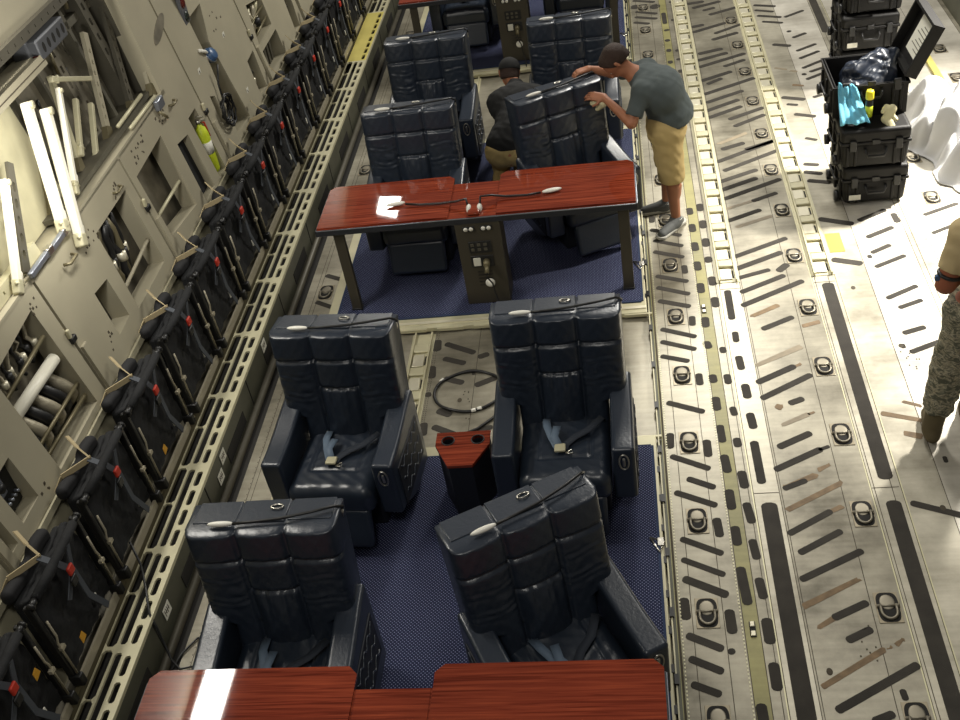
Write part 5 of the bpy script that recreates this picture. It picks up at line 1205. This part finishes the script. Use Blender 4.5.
# --- man in grey-green shirt bending over the swivelled chair
def man():
    t = thing('person', 'man in grey-green T-shirt, khaki shorts and grey shoes bending over an armchair', 'person', (.25, 7.7, 0))
    O = V(.25, 7.7, 0)
    hip = V(.27, 7.78, .82); wa = V(.31, 7.79, .94); ch = V(.24, 7.81, 1.12); nk = V(.065, 7.84, 1.245)
    sn = V(.10, 7.67, 1.19); sf = V(.15, 7.99, 1.22)
    en = V(.005, 7.55, 1.0); wn = V(-.19, 7.79, 1.115)
    ef = V(-.13, 8.16, 1.15); wf = V(-.30, 8.10, 1.225)
    hn, hf = hip + V(0, -.09, 0), hip + V(0, .09, 0)
    kn, kf = V(.29, 7.66, .46), V(.27, 7.92, .46)
    an, af = V(.31, 7.63, .09), V(.25, 7.90, .09)
    Hc = V(-.075, 7.85, 1.37)
    fc, (up, fw, sd), ex = face(Hc, (-.86, .08, .50), (-.45, -.15, -.88), t, 'skin')
    B = [(hip + V(0, -.05, 0), hip + V(0, .05, 0), .125, .125, .05), (hip, wa, .13, .13, .05), (wa, ch, .135, .145, .05), (ch + V(0, -.07, 0), ch + V(0, .07, 0), .135, .135, .05), (ch, nk, .13, .075, .05),
         (nk, Hc + V(.02, 0, -.02), .058, .056, .03), (sn, sf, .062, .062, .04),
         (sn, en, .052, .042, .03), (en, wn, .043, .027, .015), (sf, ef, .052, .042, .03), (ef, wf, .043, .027, .015),
         (hn, kn, .088, .058, .03), (kn, an, .056, .038, .02), (hf, kf, .088, .058, .03), (kf, af, .056, .038, .02),
         (kn + V(.02, 0, -.10), kn + V(.02, 0, -.16), .058, .052, .02), (kf + V(.02, 0, -.10), kf + V(.02, 0, -.16), .058, .052, .02)] + fc
    B += hand(wn, (-.85, .25, .10), (-.2, .5, -.6), 1, .35) + hand(wf, (-.9, -.3, -.05), (-.1, .0, -1), -1, .9)
    sh = lambda L: [tuple([c[0] - O, c[1] - O] + list(c[2:])) for c in L]
    blob(sh(B), .0085).build('body', 'skin', t)
    ex_t = t
    def local(o0):
        for o in t.children:
            if o.name.split('.')[0] in ('eye', 'iris', 'eyebrow', 'mouth') and o.location.length == 0: o.location = -Vector(O)
    ex(t); local(t)
    mid = lambda a, b, f: a + (b - a) * f
    S = [(wa + V(-.01, 0, -.06), wa, .165, .162, .05), (wa, ch, .162, .170, .05), (ch + V(0, -.08, 0), ch + V(0, .08, 0), .155, .155, .05), (ch, nk + V(.03, 0, -.02), .155, .09, .05), (sn, sf, .085, .085, .05),
         (sn, mid(sn, en, .80), .070, .066, .03, 1), (sf, mid(sf, ef, .72), .070, .064, .03, 1), (wa + V(0, -.05, -.04), wa + V(0, .05, -.04), .142, .142, .04)]
    dn = nrm(hip - wa)
    blob(sh(S), .0085, clip=[((.25, 0, -1), (hip + V(0, 0, .035) - O)), ((-.75, 0, .65), (nk + V(-.035, 0, .03) - O))], noise=.0022).build('t_shirt', 'shirt', t)
    K = [(hip + V(0, -.05, .04), hip + V(0, .05, .04), .139, .139, .04), (hip + V(.0, -.05, 0), hip + V(.0, .05, 0), .148, .148, .05), (hn, kn + V(0, 0, .0), .118, .106, .03), (hf, kf + V(0, 0, .0), .118, .106, .03)]
    blob(sh(K), .0085, clip=[((0, 0, -1), (0, 0, .42))], noise=.0028).build('shorts', 'khaki', t)
    Hr = [(Hc + up * .036 - fw * .030, Hc + up * .040 + fw * .022, .098, .093, .03), (Hc - up * .03 - fw * .045, Hc + up * .0 - fw * .04, .068, .078, .03)]
    blob(sh(Hr), .006, clip=[(fw - up * .55, (Hc + fw * .045 + up * .03 - O)), (-up + fw * .3, (Hc - up * .045 - fw * .05 - O))]).build('hair', 'hair', t)
    for a, d_ in ((an, nrm(V(-.62, -.78, 0))), (af, nrm(V(-1, -.18, 0)))):
        s_ = blob(sh([(a + V(0, 0, -.03), a + d_ * .03 + V(0, 0, -.045), .054, .050, .02), (a + d_ * .02 + V(0, 0, -.05), a + d_ * .19 + V(0, 0, -.062), .052, .040, .02), (a - d_ * .05 + V(0, 0, -.055), a + V(0, 0, -.05), .036, .042, .02)]), .006, clip=[((0, 0, -1), (0, 0, .012))]).build('shoe', 'shoe', t)
        blob(sh([(a - d_ * .055 + V(0, 0, -.065), a + d_ * .20 + V(0, 0, -.070), .050, .047, .02)]), .006, clip=[((0, 0, -1), (0, 0, .001)), ((0, 0, 1), (0, 0, .03))]).build('shoe_sole', 'shoe_sole', s_)
        MB().tube([tuple(a - O + V(0, 0, -.012) + V(.042 * math.cos(q), .042 * math.sin(q), 0)) for q in [2 * PI * k_ / 14 for k_ in range(14)]], .010, 6, closed=True).build('sock', 'white', s_)
    tag(blob(sh([(V(-.25, 7.80, 1.02), V(-.20, 7.78, 1.07), .016, .03, .02), (V(-.285, 7.83, 1.06), V(-.24, 7.81, 1.07), .02, .024, .02)]), .006).build('polishing_cloth', 'glove', t), 'pale cloth under the palm')
    return t
man()
# cable/handset the men work on
# --- crouching person in black
def croucher():
    O = V(-1.08, 8.35, 0.062)
    t = thing('person', 'person in black jacket, dark cap and khaki trousers crouching between the armchairs', 'person', tuple(O))
    hip = V(-1.04, 8.33, .46); wa = V(-1.02, 8.50, .60); ch = V(-.95, 8.72, .70); nk = V(-.98, 8.90, .77)
    s1, s2 = V(-1.15, 8.80, .70), V(-.72, 8.82, .68)
    e1, e2 = V(-1.19, 9.02, .50), V(-.66, 9.08, .52)
    w1, w2 = V(-1.10, 9.20, .32), V(-.88, 9.24, .32)
    h1, h2 = hip + V(-.08, 0, 0), hip + V(.08, 0, 0)
    k1, k2 = V(-1.17, 8.62, .16), V(-.98, 8.62, .16)
    a1, a2 = V(-1.17, 8.24, .135), V(-.99, 8.24, .135)
    Hc = V(-1.035, 9.05, .85)
    fc, (up, fw, sd), ex = face(Hc, (0.05, .55, .80), (-.25, .75, -.6), t, 'skin')
    B = [(h1, h2, .12, .12, .05), (hip, wa, .125, .12, .05), (wa, ch, .12, .13, .05), (ch + V(-.06, 0, 0), ch + V(.06, 0, 0), .12, .12, .05), (ch, nk, .12, .07, .05), (nk, Hc, .056, .056, .03), (s1, s2, .06, .06, .04),
         (s1, e1, .05, .042, .03), (e1, w1, .04, .027, .02), (s2, e2, .05, .042, .03), (e2, w2, .04, .027, .02),
         (h1, k1, .09, .058, .03), (k1, a1, .056, .04, .02), (h2, k2, .09, .058, .03), (k2, a2, .056, .04, .02)] + fc
    B += hand(w1, (.2, .75, -.55), (.8, .0, -.4), -1, .6) + hand(w2, (-.2, .75, -.55), (-.8, 0, -.4), 1, .6)
    sh = lambda L: [tuple([c[0] - O, c[1] - O] + list(c[2:])) for c in L]
    blob(sh(B), .009).build('body', 'skin', t)
    ex(t)
    for o in t.children:
        if o.name.split('.')[0] in ('eye', 'iris', 'eyebrow', 'mouth'): o.location = -Vector(O)
    S = [(wa + V(0, -.06, -.03), ch, .160, .175, .05), (ch + V(-.11, 0, 0), ch + V(.12, 0, 0), .160, .160, .05), (ch, nk, .15, .085, .05), (s1, s2, .088, .088, .05),
         (s1, e1, .068, .056, .03), (e1, w1, .055, .042, .02, 1), (s2, e2, .068, .056, .03), (e2, w2, .055, .042, .02, 1), (hip + V(-.05, .03, .05), hip + V(.05, .03, .05), .152, .152, .05)]
    blob(sh(S), .009, clip=[((0, -.5, -1), (hip + V(0, -.06, .0) - O))], noise=.003).build('jacket', 'black_cloth', t)
    K = [(h1, h2, .137, .137, .05), (h1, k1, .108, .078, .03), (k1, a1, .072, .06, .02, 1), (h2, k2, .105, .075, .03), (k2, a2, .072, .06, .02, 1)]
    blob(sh(K), .009, noise=.003).build('trousers', 'khaki', t)
    c_ = blob(sh([(Hc + up * .035 - fw * .025, Hc + up * .04 + fw * .02, .097, .093, .03)]), .006, clip=[(-up, (Hc + up * .02 - O))]).build('cap', 'black_cloth', t)
    blob(sh([(Hc + up * .035 + fw * .09 - sd * .03, Hc + up * .035 + fw * .09 + sd * .03, .055, .055, .02), (Hc + up * .035 + fw * .13, Hc + up * .035 + fw * .12, .05, .05, .02)]), .006, clip=[(up, (Hc + up * .042 - O)), (-up, (Hc + up * .030 - O))]).build('cap_peak', 'black_cloth', c_)
    blob(sh([(Hc - up * .03 - fw * .03, Hc + up * .02 - fw * .025, .086, .088, .02)]), .006, clip=[(fw, (Hc - fw * .02 - O)), (-up, (Hc - up * .06 - O))]).build('hair', 'hair', t)
    for a in (a1, a2):
        blob(sh([(a + V(0, -.01, -.02), a + V(0, -.13, -.03), .042, .036, .02)]), .007).build('shoe', 'boot', t)
    return t
croucher()
# --- person in sand T-shirt and camouflage trousers at the right edge
def soldier():
    O = V(1.84, 5.0, 0)
    t = thing('person', 'person in sand T-shirt and camouflage trousers standing at the right edge', 'person', (1.81, 5.0, 0))
    hip0 = 0; hip = V(1.90, 5.02, .95); wa = V(1.91, 5.02, 1.10); ch = V(1.91, 5.0, 1.34); nk = V(1.92, 5.01, 1.52)
    s1, s2 = V(1.74, 5.04, 1.44), V(2.10, 5.0, 1.44)
    e1 = V(1.67, 5.03, 1.12); w1 = V(1.90, 5.22, 1.13)
    e2 = V(2.2, 5.1, 1.17); w2 = V(2.05, 5.33, 1.15)
    h1, h2 = hip + V(-.09, 0, -.02), hip + V(.09, 0, -.02)
    k1, k2 = V(1.755, 5.03, .52), V(2.0, 5.10, .52)
    a1, a2 = V(1.70, 5.0, .10), V(1.95, 5.16, .10)
    Hc = V(1.93, 5.05, 1.66)
    fc, (up, fw, sd), ex = face(Hc, (0, .1, 1), (.2, .95, -.15), t, 'skin')
    B = [(h1, h2, .12, .12, .05), (hip, wa, .13, .125, .05), (wa, ch, .125, .135, .05), (ch + V(-.07, 0, 0), ch + V(.07, 0, 0), .12, .12, .05), (ch, nk, .12, .07, .05), (nk, Hc, .06, .056, .03), (s1, s2, .062, .062, .04),
         (s1, e1, .062, .054, .03), (e1, w1, .052, .030, .015), (s2, e2, .062, .052, .03), (e2, w2, .050, .030, .015),
         (h1, k1, .09, .06, .03), (k1, a1, .06, .045, .02), (h2, k2, .09, .06, .03), (k2, a2, .06, .045, .02)] + fc
    B += hand(w1, (.6, .75, 0), (.5, -.3, -.5), 1, .6) + hand(w2, (-.5, .8, 0), (-.5, -.3, -.5), -1, .6)
    D = V(-.05, 0, 0); sh = lambda L: [tuple([c[0] - O, c[1] - O] + list(c[2:])) for c in L]
    blob(sh(B), .009).build('body', 'skin_dark', t)
    ex(t)
    for o in t.children:
        if o.name.split('.')[0] in ('eye', 'iris', 'eyebrow', 'mouth'): o.location = -Vector(O)
    mid = lambda a, b, f: a + (b - a) * f
    S = [(wa + V(0, 0, -.08), ch, .15, .155, .05), (ch + V(-.07, 0, 0), ch + V(.07, 0, 0), .142, .142, .05), (ch, nk + V(0, 0, -.04), .14, .09, .05), (s1, s2, .08, .08, .05),
         (s1, mid(s1, e1, .68), .080, .076, .03, 1), (s2, mid(s2, e2, .68), .080, .076, .03, 1)]
    blob(sh(S), .009, clip=[((0, 0, -1), (0, 0, .97)), ((0, 0, 1), (0, 0, 1.525))], noise=.0025).build('t_shirt', 'tan_shirt', t)
    K = [(hip + V(-.05, 0, .04), hip + V(.05, 0, .04), .142, .142, .04), (h1, h2, .13, .13, .05), (h1, k1, .115, .098, .03), (k1, mid(k1, a1, .72), .098, .085, .03, 1), (h2, k2, .115, .098, .03), (k2, mid(k2, a2, .72), .098, .085, .03, 1)]
    blob(sh(K), .009, clip=[((0, 0, 1), (0, 0, 1.02))], noise=.006).build('trousers', 'camo', t)
    blob(sh([(Hc + up * .040 - fw * .028, Hc + up * .042 + fw * .016, .090, .086, .03)]), .007, clip=[(fw - up * .6, (Hc + fw * .04 + up * .03 - O))]).build('hair', 'hair', t)
    for a, k, d_ in ((a1, k1, nrm(V(.12, 1, 0))), (a2, k2, nrm(V(.3, 1, 0)))):
        blob(sh([(a, a + (k - a) * .5, .058, .064, .02, 1), (a + V(0, 0, -.04), a + d_ * .17 + V(0, 0, -.055), .054, .042, .02), (a - d_ * .04 + V(0, 0, -.05), a + V(0, 0, -.03), .045, .05, .02)]), .007, clip=[((0, 0, -1), (0, 0, .002))]).build('boot', 'boot', t)
    m = mid(e1, w1, .03) + V(0, 0, .065)
    q0 = m - O
    d_ = nrm(e1 - s1); u_ = nrm(np.cross(d_, V(0, 1, 0))); v_ = np.cross(d_, u_)
    c0 = mid(s1, e1, .80) - O
    tag(MB().tube([tuple(c0 + u_ * .058 * math.cos(q) + v_ * .058 * math.sin(q)) for q in [2 * PI * k_ / 20 for k_ in range(20)]], .0115, 8, closed=True).build('arm_band', 'black', t), 'black band above the elbow')
    tag(MB().rbox(-.014, .014, -.012, .012, -.016, .016, .004, 2, xf=Matrix.Translation(tuple(c0 + V(-.066, -.01, -.01)))).build('arm_band_clip', 'blue', t), 'blue clip on the arm band')
    return t
soldier()
